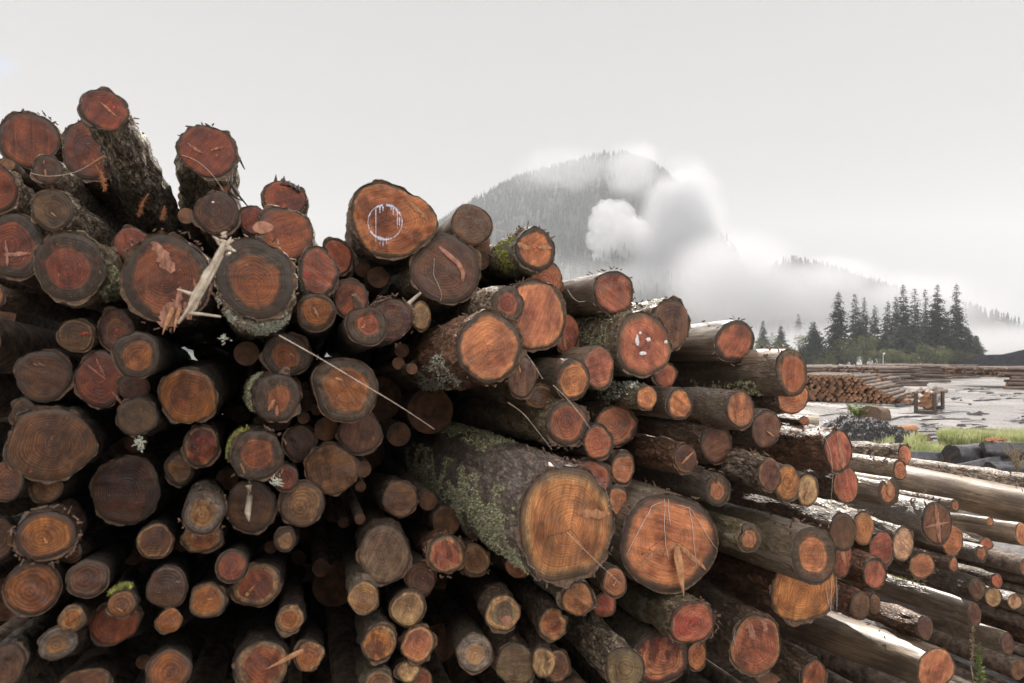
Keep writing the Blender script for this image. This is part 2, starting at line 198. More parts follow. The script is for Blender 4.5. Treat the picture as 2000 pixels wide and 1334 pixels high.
FILL = [[1470.0, 1448.3, 4.86, 0.17], [-138.3, 886.0, 4.15, 0.17], [1071.3, 1430.5, 6.08, 0.17], [857.0, 1256.5, 5.83, 0.17], [3.7, 1171.6, 5.24, 0.17], [685.5, 948.6, 6.01, 0.142], [-157.8, 1221.7, 4.87, 0.17], [739.5, 779.0, 4.9, 0.17], [657.0, 1401.8, 5.14, 0.17], [1513.9, 1448.5, 5.09, 0.168], [422.6, 1406.4, 4.97, 0.17], [-64.8, 666.7, 3.83, 0.17], [1946.0, 1398.0, 6.41, 0.1], [1788.2, 1367.7, 6.19, 0.17], [523.5, 1380.1, 5.13, 0.17], [298.2, 1369.1, 5.45, 0.17], [1768.5, 1417.1, 5.35, 0.1], [1846.7, 1446.3, 6.06, 0.1], [317.7, 849.0, 5.66, 0.17], [488.9, 1462.1, 5.68, 0.17], [-135.0, 1371.6, 5.12, 0.17], [3.7, 1404.5, 4.18, 0.17], [1817.8, 1451.9, 5.54, 0.1], [629.0, 1480.3, 5.21, 0.17], [-110.9, 441.7, 4.03, 0.17], [1503.8, 1293.1, 4.91, 0.17], [653.6, 1143.5, 4.99, 0.16], [779.0, 1376.6, 4.62, 0.038], [1116.9, 1369.8, 4.99, 0.167], [-16.6, 613.6, 5.32, 0.17], [-89.6, 506.6, 5.12, 0.17], [1761.6, 1459.7, 5.88, 0.137], [857.4, 1358.1, 5.74, 0.17], [813.2, 1359.8, 3.81, 0.032], [-81.1, 1064.9, 4.53, 0.17], [-89.4, 1238.6, 4.87, 0.053], [280.5, 1292.4, 3.59, 0.039], [1312.9, 1401.9, 4.69, 0.17], [-146.2, 601.9, 5.09, 0.17], [171.4, 1431.3, 4.96, 0.17], [-109.3, 748.3, 4.15, 0.17], [-143.0, 1110.8, 4.67, 0.17], [-103.3, 1402.3, 5.51, 0.156], [1202.0, 1480.9, 5.01, 0.17], [1421.8, 1470.8, 5.45, 0.147], [837.5, 1427.7, 5.91, 0.17], [471.4, 809.2, 4.56, 0.062], [-163.2, 788.6, 4.88, 0.17], [-148.8, 535.8, 5.68, 0.17], [573.0, 1370.7, 3.78, 0.034], [1343.3, 1486.1, 4.83, 0.17], [1642.5, 1477.7, 5.27, 0.17], [2005.5, 1106.4, 7.11, 0.1], [-145.7, 981.2, 4.35, 0.17], [820.3, 993.8, 5.68, 0.118], [-152.4, 1280.1, 5.23, 0.17], [592.7, 783.1, 3.86, 0.065], [950.9, 1447.6, 5.3, 0.161], [-19.2, 1508.1, 4.5, 0.17], [247.1, 1474.7, 5.41, 0.17], [388.8, 1459.7, 5.61, 0.17], [840.8, 802.2, 4.62, 0.161], [529.7, 1048.2, 5.89, 0.101], [80.3, 1447.4, 5.46, 0.134], [701.4, 707.7, 5.52, 0.1], [244.6, 868.2, 5.84, 0.117], [1989.2, 1308.9, 6.83, 0.1], [1892.0, 1390.3, 6.3, 0.1], [476.4, 914.0, 5.84, 0.15], [1878.6, 1427.0, 6.19, 0.1], [911.2, 1460.5, 3.91, 0.077], [585.0, 1403.9, 5.16, 0.092], [675.1, 1288.8, 5.02, 0.111], [2022.5, 1312.7, 7.1, 0.1], [738.8, 541.3, 4.08, 0.065], [1971.7, 1381.5, 6.65, 0.1], [729.8, 1409.0, 6.01, 0.17], [868.8, 984.5, 6.15, 0.17], [-99.5, 366.5, 4.96, 0.11], [637.8, 838.2, 3.65, 0.065], [363.2, 407.5, 5.61, 0.04], [413.8, 660.0, 5.46, 0.056], [800.3, 1458.9, 4.44, 0.058], [1716.7, 1473.4, 5.42, 0.17], [643.3, 658.3, 4.84, 0.035], [359.8, 391.4, 5.69, 0.037], [696.9, 1444.9, 3.46, 0.1], [-85.6, 1444.2, 4.7, 0.17], [481.2, 690.5, 3.58, 0.065], [398.6, 688.4, 6.08, 0.089], [300.6, 1456.3, 4.41, 0.138], [2026.0, 1285.2, 7.23, 0.089], [680.7, 531.0, 6.33, 0.141], [1125.8, 1459.7, 5.11, 0.082], [1921.8, 1406.0, 6.39, 0.044], [13.9, 325.1, 3.79, 0.038], [356.5, 1047.0, 5.38, 0.116], [872.6, 1019.2, 3.97, 0.083], [1093.9, 1532.4, 3.92, 0.1], [415.6, 1478.5, 4.93, 0.092], [913.6, 1015.9, 6.39, 0.141], [2023.4, 1188.8, 7.08, 0.1], [571.4, 1463.9, 5.85, 0.17], [1078.6, 544.1, 4.45, 0.039], [545.6, 818.5, 3.73, 0.065], [788.4, 1484.2, 5.72, 0.117], [2025.4, 1314.2, 7.29, 0.082], [2028.2, 1111.0, 7.19, 0.1], [881.3, 1469.9, 4.03, 0.038], [-140.0, 367.0, 5.2, 0.17], [-168.4, 676.9, 4.59, 0.17], [847.9, 1461.7, 4.66, 0.076], [-113.4, 1466.1, 4.12, 0.131], [1023.1, 1465.0, 5.71, 0.166], [723.7, 689.6, 6.3, 0.074], [721.1, 1463.3, 4.99, 0.119], [653.8, 994.6, 6.04, 0.121], [569.1, 607.6, 4.65, 0.066], [714.3, 882.7, 5.97, 0.17], [539.4, 1470.8, 3.87, 0.135], [2022.5, 1144.4, 7.28, 0.1], [-163.8, 1385.5, 3.39, 0.069], [475.8, 1034.6, 5.66, 0.062], [-158.8, 1042.7, 5.16, 0.17], [884.8, 1501.4, 3.68, 0.03], [260.6, 1084.1, 5.65, 0.085], [1233.9, 1473.8, 5.6, 0.17], [358.0, 975.0, 5.71, 0.04], [569.8, 751.0, 3.6, 0.046], [604.1, 1046.3, 5.89, 0.097], [834.2, 456.7, 4.44, 0.038], [2016.3, 1164.3, 8.65, 0.17], [588.5, 734.6, 4.99, 0.041], [703.1, 1013.8, 3.75, 0.03], [804.4, 720.1, 3.74, 0.032], [936.9, 507.9, 4.26, 0.065], [2025.5, 1116.2, 7.36, 0.076], [709.5, 526.3, 4.22, 0.051], [778.8, 848.5, 4.43, 0.08], [1927.5, 1421.0, 6.23, 0.056], [671.2, 1020.2, 4.14, 0.033], [919.6, 478.9, 6.33, 0.12], [1090.1, 1497.5, 5.04, 0.083], [1969.6, 1391.1, 6.52, 0.05], [1825.9, 1460.6, 5.86, 0.1], [113.5, 1463.0, 5.12, 0.118], [842.3, 1137.6, 6.24, 0.152], [581.6, 1087.9, 5.72, 0.059], [593.8, 917.2, 5.6, 0.049], [15.6, 321.8, 3.62, 0.032], [-174.7, 1422.6, 4.42, 0.103], [592.8, 816.4, 3.62, 0.033], [1913.8, 1431.6, 6.18, 0.046], [384.8, 379.2, 4.95, 0.078], [920.8, 549.8, 4.48, 0.046], [627.3, 1109.6, 4.34, 0.057], [184.7, 1493.7, 4.9, 0.054], [943.0, 485.9, 4.37, 0.051], [1985.6, 1364.5, 6.73, 0.07], [265.4, 864.8, 3.84, 0.06], [276.3, 912.3, 5.16, 0.04], [785.2, 684.8, 4.04, 0.044], [454.1, 1079.0, 5.3, 0.046], [1860.9, 1458.6, 5.83, 0.031], [588.0, 1092.8, 6.0, 0.048], [452.0, 806.5, 5.31, 0.063], [2025.2, 1149.0, 7.41, 0.068], [618.9, 800.5, 3.74, 0.032], [283.4, 891.2, 5.88, 0.082], [358.4, 1462.2, 4.06, 0.12], [943.2, 472.8, 4.6, 0.044], [1063.4, 531.4, 5.53, 0.049], [-158.0, 494.0, 3.36, 0.065], [558.4, 785.8, 4.02, 0.036], [1575.2, 1444.3, 4.57, 0.072], [439.9, 1066.2, 6.02, 0.051], [598.9, 1118.5, 6.1, 0.086], [529.1, 1068.5, 3.78, 0.037], [522.8, 722.9, 3.89, 0.039], [1778.8, 1481.3, 5.43, 0.097], [534.5, 851.1, 5.38, 0.122], [2024.1, 1136.1, 7.53, 0.072], [2035.5, 1137.2, 7.34, 0.03], [626.5, 848.7, 5.4, 0.066], [356.4, 1066.0, 3.86, 0.036], [837.3, 465.2, 4.75, 0.035], [392.3, 1088.7, 5.52, 0.036], [374.5, 714.7, 5.95, 0.057], [374.6, 1103.1, 5.9, 0.048], [510.3, 1075.8, 5.95, 0.053], [492.6, 728.3, 4.69, 0.035], [755.6, 1488.2, 4.48, 0.087], [1533.5, 1451.9, 5.31, 0.098], [511.1, 821.7, 3.77, 0.042], [-141.5, 1160.9, 4.77, 0.052], [2017.3, 1179.5, 7.31, 0.1], [387.3, 721.1, 5.54, 0.035], [441.9, 407.4, 5.27, 0.095], [1997.9, 1364.0, 6.82, 0.092], [8.3, 323.5, 4.01, 0.047], [817.0, 1457.8, 4.73, 0.031], [1784.9, 1498.3, 5.57, 0.048], [1108.0, 1474.9, 4.18, 0.049], [-145.8, 1334.0, 4.42, 0.121], [924.5, 563.1, 6.62, 0.127], [2029.4, 1210.4, 7.38, 0.077], [366.5, 377.8, 5.13, 0.048], [17.6, 307.8, 4.27, 0.036], [692.2, 442.9, 6.28, 0.043], [2024.6, 1153.6, 8.38, 0.108], [2033.8, 1168.7, 7.37, 0.042], [174.3, 1508.6, 3.15, 0.031], [575.0, 741.2, 6.12, 0.036], [827.3, 448.3, 5.64, 0.077], [461.0, 1483.0, 4.81, 0.095], [945.2, 480.3, 6.5, 0.053], [799.9, 1456.4, 5.49, 0.077], [-93.2, 355.9, 5.89, 0.147], [816.8, 1486.6, 4.08, 0.043], [378.6, 394.6, 5.83, 0.034], [778.3, 709.6, 3.95, 0.037], [836.5, 979.2, 3.97, 0.054], [1142.7, 1473.9, 4.02, 0.05], [454.0, 788.3, 6.01, 0.037], [935.3, 540.2, 4.51, 0.03], [775.0, 669.0, 6.32, 0.081], [682.9, 1012.2, 6.26, 0.077], [369.2, 389.5, 5.88, 0.037], [381.7, 366.6, 5.41, 0.057], [387.0, 692.3, 5.17, 0.032], [356.6, 383.1, 4.94, 0.035], [987.3, 1477.3, 4.45, 0.093], [445.1, 658.7, 5.56, 0.035], [1584.3, 1478.6, 5.71, 0.099], [946.3, 543.7, 4.7, 0.031], [12.1, 319.7, 3.89, 0.034], [443.2, 935.9, 3.76, 0.059], [432.8, 1096.0, 5.16, 0.037], [1179.8, 607.3, 5.51, 0.049], [1846.7, 1466.3, 5.9, 0.045], [945.3, 462.0, 4.69, 0.031], [1210.9, 587.7, 4.25, 0.03], [371.7, 344.2, 4.84, 0.036], [2021.8, 1129.6, 7.66, 0.058], [-122.3, 1483.5, 3.26, 0.071], [405.1, 714.3, 5.7, 0.033], [2026.1, 1294.8, 7.54, 0.1], [142.9, 1470.7, 5.56, 0.139], [2020.1, 1202.2, 8.94, 0.17], [811.4, 736.0, 6.38, 0.038], [358.2, 398.0, 6.01, 0.045], [369.1, 672.0, 5.93, 0.042], [1204.9, 591.4, 5.53, 0.093], [1069.3, 536.1, 4.66, 0.046], [1210.0, 588.7, 4.5, 0.055], [1552.6, 1480.8, 5.66, 0.074], [1074.5, 554.5, 4.68, 0.032], [371.6, 296.5, 4.56, 0.056], [268.9, 1058.7, 5.64, 0.037], [835.4, 437.7, 4.77, 0.041], [597.0, 754.8, 3.98, 0.03], [2020.9, 1315.8, 7.22, 0.031], [796.2, 747.8, 6.35, 0.037], [2033.9, 1140.0, 7.09, 0.058], [2031.5, 1112.9, 7.52, 0.076], [1203.2, 595.0, 5.88, 0.067], [708.8, 916.7, 3.76, 0.047], [1865.3, 1428.0, 6.11, 0.047], [363.8, 421.4, 3.76, 0.045], [559.6, 655.5, 6.26, 0.034], [831.1, 437.8, 5.91, 0.059], [811.6, 762.2, 6.28, 0.056], [575.3, 621.8, 4.16, 0.033], [1214.6, 574.1, 5.97, 0.081], [2039.5, 1316.1, 7.33, 0.04], [935.0, 450.1, 4.69, 0.036], [2031.1, 1163.2, 7.45, 0.045], [1209.1, 598.0, 6.4, 0.102], [2028.2, 1186.3, 7.44, 0.061], [1075.0, 505.8, 5.35, 0.036], [839.9, 434.0, 5.01, 0.031], [1218.5, 573.7, 4.68, 0.031], [928.6, 1036.9, 3.92, 0.053], [1793.9, 1487.4, 5.52, 0.038], [8.2, 323.9, 4.15, 0.04], [1084.3, 540.8, 5.04, 0.035], [2026.8, 1293.7, 7.4, 0.059], [835.8, 1019.3, 4.59, 0.048], [289.4, 1007.8, 5.69, 0.032], [2022.7, 1182.1, 7.56, 0.053], [828.4, 451.2, 6.49, 0.066], [531.3, 410.3, 4.88, 0.062], [358.8, 316.8, 5.03, 0.036], [263.8, 1004.0, 5.84, 0.089], [366.6, 977.7, 6.0, 0.032], [-181.7, 1465.0, 5.38, 0.154], [2028.6, 1284.7, 7.11, 0.045], [249.6, 1055.5, 5.79, 0.046], [2025.5, 1161.8, 7.14, 0.053], [369.2, 421.3, 5.2, 0.052], [1218.5, 613.4, 5.74, 0.042], [1868.4, 1443.1, 5.87, 0.038], [-181.6, 1172.8, 3.99, 0.039], [369.6, 382.0, 6.05, 0.06], [1220.5, 568.5, 5.57, 0.043], [360.2, 323.0, 5.41, 0.041], [2031.0, 1190.0, 7.59, 0.053], [1057.7, 506.1, 5.3, 0.058], [2028.5, 1168.2, 8.96, 0.075], [833.6, 438.2, 6.62, 0.051], [371.0, 362.0, 6.15, 0.071], [2036.3, 1196.6, 7.31, 0.042], [704.3, 950.3, 4.03, 0.032], [838.9, 438.8, 4.54, 0.03], [2016.5, 1216.5, 7.16, 0.092], [2040.3, 1275.5, 7.61, 0.033], [2016.6, 1149.3, 8.1, 0.17], [365.7, 334.6, 6.13, 0.065], [1223.3, 614.6, 5.14, 0.031], [1231.0, 636.9, 5.96, 0.089], [357.0, 369.0, 5.19, 0.032], [1074.6, 531.2, 6.1, 0.037], [614.7, 688.5, 6.19, 0.034], [2026.3, 1204.1, 7.29, 0.041], [1780.3, 1453.5, 5.55, 0.035], [1898.6, 1400.2, 6.14, 0.04], [1064.0, 499.5, 5.64, 0.074], [550.7, 662.6, 6.23, 0.03], [445.0, 375.2, 5.33, 0.06], [593.4, 918.3, 4.71, 0.041], [2031.0, 1130.3, 7.42, 0.039], [2017.4, 1188.7, 8.27, 0.145], [1871.4, 1444.7, 6.08, 0.03], [2021.3, 1122.0, 8.33, 0.128], [2033.5, 1115.0, 7.61, 0.035], [841.7, 469.6, 6.62, 0.051], [2039.3, 1168.4, 8.11, 0.031], [1204.9, 571.9, 5.27, 0.041], [573.7, 407.6, 5.11, 0.048], [439.7, 368.3, 3.98, 0.035], [1220.7, 570.4, 4.53, 0.038], [603.5, 825.7, 4.09, 0.032], [1209.1, 575.2, 6.67, 0.098], [423.9, 1080.1, 5.92, 0.031], [2040.0, 1290.4, 7.28, 0.037], [944.6, 470.7, 6.74, 0.072], [1220.0, 600.9, 6.01, 0.046], [2026.9, 1280.0, 7.71, 0.052], [848.0, 470.1, 5.78, 0.043], [1081.7, 534.3, 6.24, 0.055], [698.4, 977.3, 6.25, 0.055], [2033.4, 1202.1, 8.37, 0.078], [2024.6, 1113.8, 7.99, 0.093], [1223.0, 563.9, 4.72, 0.033], [2035.9, 1151.4, 8.18, 0.039], [359.0, 336.3, 6.35, 0.037], [924.7, 454.8, 5.0, 0.041], [1225.4, 617.4, 6.14, 0.035], [939.4, 444.8, 5.4, 0.04], [576.7, 822.4, 4.34, 0.031], [937.9, 439.2, 6.16, 0.044], [1793.9, 1472.9, 5.51, 0.035], [2017.0, 1122.6, 7.86, 0.099], [1069.3, 522.4, 4.82, 0.03], [1075.6, 502.7, 4.94, 0.03], [2029.6, 1170.6, 8.8, 0.097], [360.6, 409.9, 5.37, 0.039], [2042.4, 1183.6, 8.95, 0.034], [386.5, 326.7, 5.23, 0.05], [438.1, 376.0, 5.64, 0.056], [1068.4, 515.8, 6.32, 0.063]]

def link(name, verts, faces, mats, parent=None, loc=None, smooth=True, uvs=None, midx=None):
    me = bpy.data.meshes.new(name)
    me.from_pydata(verts, [], faces)
    for m in (mats if isinstance(mats, (list, tuple)) else [mats]):
        me.materials.append(m)
    if smooth:
        me.polygons.foreach_set('use_smooth', [True] * len(me.polygons))
    if midx is not None:
        me.polygons.foreach_set('material_index', midx)
    if uvs is not None:
        lay = me.uv_layers.new(name='UVMap')
        li = [0] * len(me.loops)
        me.loops.foreach_get('vertex_index', li)
        flat = []
        for k in li: flat.extend(uvs[k])
        lay.data.foreach_set('uv', flat)
    me.update()
    o = bpy.data.objects.new(name, me)
    COL.objects.link(o)
    if parent is not None: o.parent = parent
    if loc is not None: o.location = loc
    return o

def tag(o, label=None, cat=None, group=None, kind=None):
    if label: o['label'] = label
    if cat: o['category'] = cat
    if group: o['group'] = group
    if kind: o['kind'] = kind
    return o

def empty(name, loc, label, cat, group=None):
    o = bpy.data.objects.new(name, None)
    o.empty_display_size = 0.1
    o.location = loc
    COL.objects.link(o)
    return tag(o, label, cat, group)

def copy_tree(o, parent=None):
    c = o.copy(); COL.objects.link(c); c.parent = parent
    for ch in [x for x in COL.objects if x.parent == o]:
        copy_tree(ch, c)
    return c

class MB:
    """collects verts / faces of one mesh"""
    def __init__(s): s.v = []; s.f = []; s.m = []
    def add(s, vs, fs, mi=0):
        b = len(s.v); s.v.extend(vs)
        s.f.extend([tuple(i + b for i in f) for f in fs]); s.m.extend([mi] * len(fs))
    def tube(s, pts, rads, n=7, caps=True, mi=0, capmi=None):
        rings = []
        for i, p in enumerate(pts):
            a = (pts[min(i + 1, len(pts) - 1)] - pts[max(i - 1, 0)]).normalized()
            e1 = a.cross(Vector((0, 0, 1)))
            if e1.length < 1e-3: e1 = Vector((1, 0, 0))
            e1.normalize(); e2 = e1.cross(a)
            rings.append([p + rads[i] * (e1 * cos(2 * pi * k / n) + e2 * sin(2 * pi * k / n)) for k in range(n)])
        vs = [v for r in rings for v in r]
        fs = [(i * n + k, i * n + (k + 1) % n, (i + 1) * n + (k + 1) % n, (i + 1) * n + k) for i in range(len(pts) - 1) for k in range(n)]
        s.add(vs, fs, mi)
        if caps:
            cm = mi if capmi is None else capmi
            s.add(rings[0], [tuple(range(n))], cm); s.add(rings[-1], [tuple(reversed(range(n)))], cm)
    def build(s, name, mats, parent=None, loc=None, smooth=True):
        off = loc if loc is not None else Vector((0, 0, 0))
        return link(name, [v - off for v in s.v] if loc is not None else s.v, s.f, mats, parent, loc, smooth, midx=s.m)

# ------------------------------------------------------------------ materials
class NT:
    def __init__(s, name):
        s.mat = bpy.data.materials.new(name); s.mat.use_nodes = True
        s.t = s.mat.node_tree; s.t.nodes.clear()
        s.out = s.n('ShaderNodeOutputMaterial')
    def n(s, ty, **kw):
        x = s.t.nodes.new(ty)
        for k, v in kw.items(): setattr(x, k, v)
        return x
    def l(s, a, b): s.t.links.new(a, b)
    def put(s, sock, v):
        if hasattr(v, 'is_output') or isinstance(v, bpy.types.NodeSocket): s.l(v, sock)
        else: sock.default_value = v
    def math(s, op, a, b=0.0, c=None, clamp=False):
        x = s.n('ShaderNodeMath', operation=op, use_clamp=clamp)
        s.put(x.inputs[0], a); s.put(x.inputs[1], b)
        if c is not None: s.put(x.inputs[2], c)
        return x.outputs[0]
    def vmath(s, op, a, b=(0, 0, 0)):
        x = s.n('ShaderNodeVectorMath', operation=op)
        s.put(x.inputs[0], a); s.put(x.inputs[1], b)
        return x.outputs['Value'] if op in ('LENGTH', 'DOT_PRODUCT') else x.outputs[0]
    def scale(s, a, f):
        x = s.n('ShaderNodeVectorMath', operation='SCALE'); s.put(x.inputs[0], a); s.put(x.inputs[3], f); return x.outputs[0]
    def attr(s, name, vec=False):
        x = s.n('ShaderNodeAttribute', attribute_type='OBJECT', attribute_name=name)
        return x.outputs['Color'] if vec else x.outputs['Fac']
    def noise(s, vec, sc, det=3.0, rough=0.55, w=None):
        x = s.n('ShaderNodeTexNoise')
        if w is not None:
            x.noise_dimensions = '4D'; s.put(x.inputs['W'], w)
        s.put(x.inputs['Vector'], vec); s.put(x.inputs['Scale'], sc); x.inputs['Detail'].default_value = det; x.inputs['Roughness'].default_value = rough
        return x.outputs[0]
    def ramp(s, f, a, b, lo=0.0, hi=1.0, smooth=True):
        x = s.n('ShaderNodeMapRange', interpolation_type='SMOOTHSTEP' if smooth else 'LINEAR')
        s.put(x.inputs[0], f); s.put(x.inputs[1], a); s.put(x.inputs[2], b); s.put(x.inputs[3], lo); s.put(x.inputs[4], hi)
        return x.outputs[0]
    def mix(s, f, a, b, mode='MIX'):
        x = s.n('ShaderNodeMix', data_type='RGBA', blend_type=mode)
        s.put(x.inputs[0], f); s.put(x.inputs[6], a if not isinstance(a, tuple) or len(a) == 4 else a + (1,)); s.put(x.inputs[7], b if not isinstance(b, tuple) or len(b) == 4 else b + (1,))
        return x.outputs[2]
    def grey(s, f):
        x = s.n('ShaderNodeCombineColor'); [s.put(x.inputs[i], f) for i in range(3)]; return x.outputs[0]
    def bsdf(s, col, rough, bump=None, bstr=0.4, bdist=0.01, spec=0.5, normal=None):
        b = s.n('ShaderNodeBsdfPrincipled')
        s.put(b.inputs['Base Color'], col if not isinstance(col, tuple) or len(col) == 4 else col + (1,)); s.put(b.inputs['Roughness'], rough)
        s.put(b.inputs['Specular IOR Level'], spec)
        if bump is not None:
            bp = s.n('ShaderNodeBump'); s.put(bp.inputs['Strength'], bstr); s.put(bp.inputs['Distance'], bdist); s.l(bump, bp.inputs['Height'])
            s.l(bp.outputs[0], b.inputs['Normal'])
        s.l(b.outputs[0], s.out.inputs['Surface'])
        return b

def mat_wood():
    m = NT('sawn wood')
    uv = m.n('ShaderNodeTexCoord').outputs['UV']
    seed = m.attr('seed'); heart = m.attr('heart'); size = m.attr('size'); ringk = m.attr('ringk'); sap = m.attr('sap', True)
    sawa = m.attr('saw'); dirt = m.attr('dirt')
    hc = m.n('ShaderNodeObjectInfo').outputs['Color']
    metric = m.scale(uv, size)                                   # metres on the face
    wob = m.noise(uv, 1.6, 2.0, w=seed)
    wob2 = m.noise(uv, 5.0, 3.0, w=seed)
    px = m.n('ShaderNodeCombineXYZ')
    m.put(px.inputs[0], m.math('MULTIPLY', m.math('SINE', m.math('MULTIPLY', seed, 3.1)), 0.16))
    m.put(px.inputs[1], m.math('MULTIPLY', m.math('COSINE', m.math('MULTIPLY', seed, 5.7)), 0.16))
    lenuv = m.vmath('LENGTH', uv)
    inner = m.math('SUBTRACT', 1.0, lenuv, clamp=True)
    p = m.vmath('SUBTRACT', uv, m.scale(px.outputs[0], inner))
    r = m.vmath('LENGTH', p)
    rw = m.math('ADD', r, m.math('MULTIPLY', m.math('SUBTRACT', wob, 0.5), 0.10))
    rw2 = m.math('ADD', r, m.math('ADD', m.math('MULTIPLY', m.math('SUBTRACT', wob, 0.5), 0.34), m.math('MULTIPLY', m.math('SUBTRACT', wob2, 0.5), 0.16)))
    # growth rings, spacing slowly changing with radius
    ph = m.math('MULTIPLY', m.math('MULTIPLY', rw, size), m.math('DIVIDE', 6.283, m.attr('gap')))
    ring = m.math('SINE', m.math('ADD', ph, m.math('MULTIPLY', m.math('SINE', m.math('MULTIPLY', ph, 0.23)), 1.3)))
    ring01 = m.math('MULTIPLY_ADD', ring, 0.5, 0.5)
    # saw marks
    rot = m.n('ShaderNodeVectorRotate', rotation_type='Z_AXIS'); m.l(metric, rot.inputs[0]); m.l(sawa, rot.inputs['Angle'])
    sc_ = m.vmath('MULTIPLY', rot.outputs[0], (7.0, 85.0, 1.0))
    sawn = m.noise(sc_, 1.0, 3.0, 0.6, w=seed)
    sc2 = m.vmath('MULTIPLY', rot.outputs[0], (4.0, 28.0, 1.0))
    sawb = m.noise(sc2, 1.0, 2.0, 0.5, w=m.math('ADD', seed, 7.0))
    blot = m.noise(metric, 7.0, 4.0, 0.6, w=m.math('ADD', seed, 3.0))
    fine = m.noise(metric, 90.0, 3.0, 0.6, w=seed)
    # colours
    h1 = m.mix(m.ramp(blot, 0.32, 0.62), m.mix(1.0, hc, (0.45, 0.36, 0.34), 'MULTIPLY'), hc)
    h1 = m.mix(m.ramp(rw, 0.1, max(0.2, 0.9)), h1, m.mix(1.0, h1, (1.12, 1.22, 1.2), 'MULTIPLY'))
    gr = m.noise(metric, 45.0, 5.0, 0.72, w=m.math('ADD', seed, 2.0))
    s1 = m.mix(m.ramp(gr, 0.35, 0.65), m.mix(1.0, sap, (0.42, 0.40, 0.40), 'MULTIPLY'), m.mix(1.0, sap, (1.35, 1.3, 1.25), 'MULTIPLY'))
    s1 = m.mix(m.ramp(blot, 0.45, 0.8), s1, m.mix(0.35, s1, hc))
    hm = m.ramp(rw2, m.math('SUBTRACT', heart, 0.045), m.math('ADD', heart, 0.06))
    c = m.mix(hm, h1, s1)
    # bright narrow band between heart and sap
    c = m.mix(m.math('MULTIPLY', m.math('SUBTRACT', 1.0, m.math('ABSOLUTE', m.math('DIVIDE', m.math('SUBTRACT', rw2, heart), 0.09)), clamp=True), 0.35), c, m.mix(1.0, hc, (1.35, 1.45, 1.3), 'MULTIPLY'))
    c = m.mix(1.0, c, m.grey(m.math('SUBTRACT', 1.0, m.math('MULTIPLY', ringk, m.math('POWER', ring01, 2.0)))), 'MULTIPLY')
    c = m.mix(1.0, c, m.grey(m.ramp(sawn, 0.25, 0.75, 0.70, 1.22)), 'MULTIPLY')
    c = m.mix(1.0, c, m.grey(m.ramp(sawb, 0.3, 0.7, 0.8, 1.15)), 'MULTIPLY')
    mot = m.noise(uv, 2.2, 6.0, 0.7, w=m.math('ADD', seed, 41.0))
    c = m.mix(1.0, c, m.grey(m.ramp(mot, 0.3, 0.7, 0.62, 1.2)), 'MULTIPLY')
    # dirt / water stain with a ragged border
    sep = m.n('ShaderNodeSeparateXYZ'); m.l(uv, sep.inputs[0])
    st = m.noise(m.vmath('MULTIPLY', uv, (1.3, 0.6, 1.0)), 1.1, 4.0, 0.6, w=m.math('ADD', seed, 11.0))
    stm = m.math('MULTIPLY', m.ramp(st, 0.50, 0.56), dirt)
    c = m.mix(stm, c, m.mix(1.0, c, (0.36, 0.30, 0.30), 'MULTIPLY'))
    # dried mud and grey weathering in uneven patches
    md = m.noise(m.vmath('ADD', uv, (4.0, 1.0, 0.0)), 1.9, 6.0, 0.72, w=m.math('ADD', seed, 53.0))
    c = m.mix(m.math('MULTIPLY', m.ramp(md, 0.48, 0.66), m.attr('mud')), c, m.mix(gr, (0.06, 0.042, 0.030), (0.24, 0.165, 0.11)))
    # torn pale fibres
    fl = m.noise(m.vmath('MULTIPLY', rot.outputs[0], (16.0, 60.0, 1.0)), 1.0, 2.0, 0.5, w=m.math('ADD', seed, 23.0))
    c = m.mix(m.math('MULTIPLY', m.ramp(fl, 0.70, 0.76), 0.55), c, (0.50, 0.25, 0.15))
    # sawdust / resin specks
    sp = m.noise(metric, 170.0, 1.0, 0.5, w=m.math('ADD', seed, 31.0))
    c = m.mix(m.math('MULTIPLY', m.ramp(sp, 0.74, 0.78), 0.7), c, (0.55, 0.42, 0.34))
    # checks (radial cracks)
    ang = m.n('ShaderNodeMath', operation='ARCTAN2'); sp3 = m.n('ShaderNodeSeparateXYZ'); m.l(p, sp3.inputs[0]); m.l(sp3.outputs[1], ang.inputs[0]); m.l(sp3.outputs[0], ang.inputs[1])
    aw = m.math('ADD', ang.outputs[0], m.math('MULTIPLY', wob2, 0.5))
    ck = m.math('ABSOLUTE', m.math('SINE', m.math('ADD', m.math('MULTIPLY', aw, 1.5), seed)))
    ckm = m.math('MULTIPLY', m.math('LESS_THAN', m.math('MULTIPLY', ck, r), 0.012), m.math('LESS_THAN', r, m.math('MULTIPLY', wob2, 1.1)))
    c = m.mix(m.math('MULTIPLY', ckm, m.attr('check')), c, (0.02, 0.012, 0.008))
    # dark cambium line at the border
    rim = m.attr('rim')
    edge = m.ramp(m.math('ADD', lenuv, m.math('ADD', m.math('MULTIPLY', m.math('SUBTRACT', wob, 0.5), 0.30), m.math('MULTIPLY', m.math('SUBTRACT', gr, 0.5), 0.22))), rim, 1.0)
    c = m.mix(m.math('MULTIPLY', edge, 0.88), c, (0.040, 0.027, 0.019))
    rough = m.ramp(blot, 0.3, 0.7, 0.36, 0.7)
    hgt = m.math('ADD', m.math('MULTIPLY', sawn, 0.7), m.math('ADD', m.math('MULTIPLY', ring01, 0.25), m.math('MULTIPLY', fine, 0.35)))
    m.bsdf(c, rough, hgt, 0.35, 0.006, spec=0.35)
    return m.mat

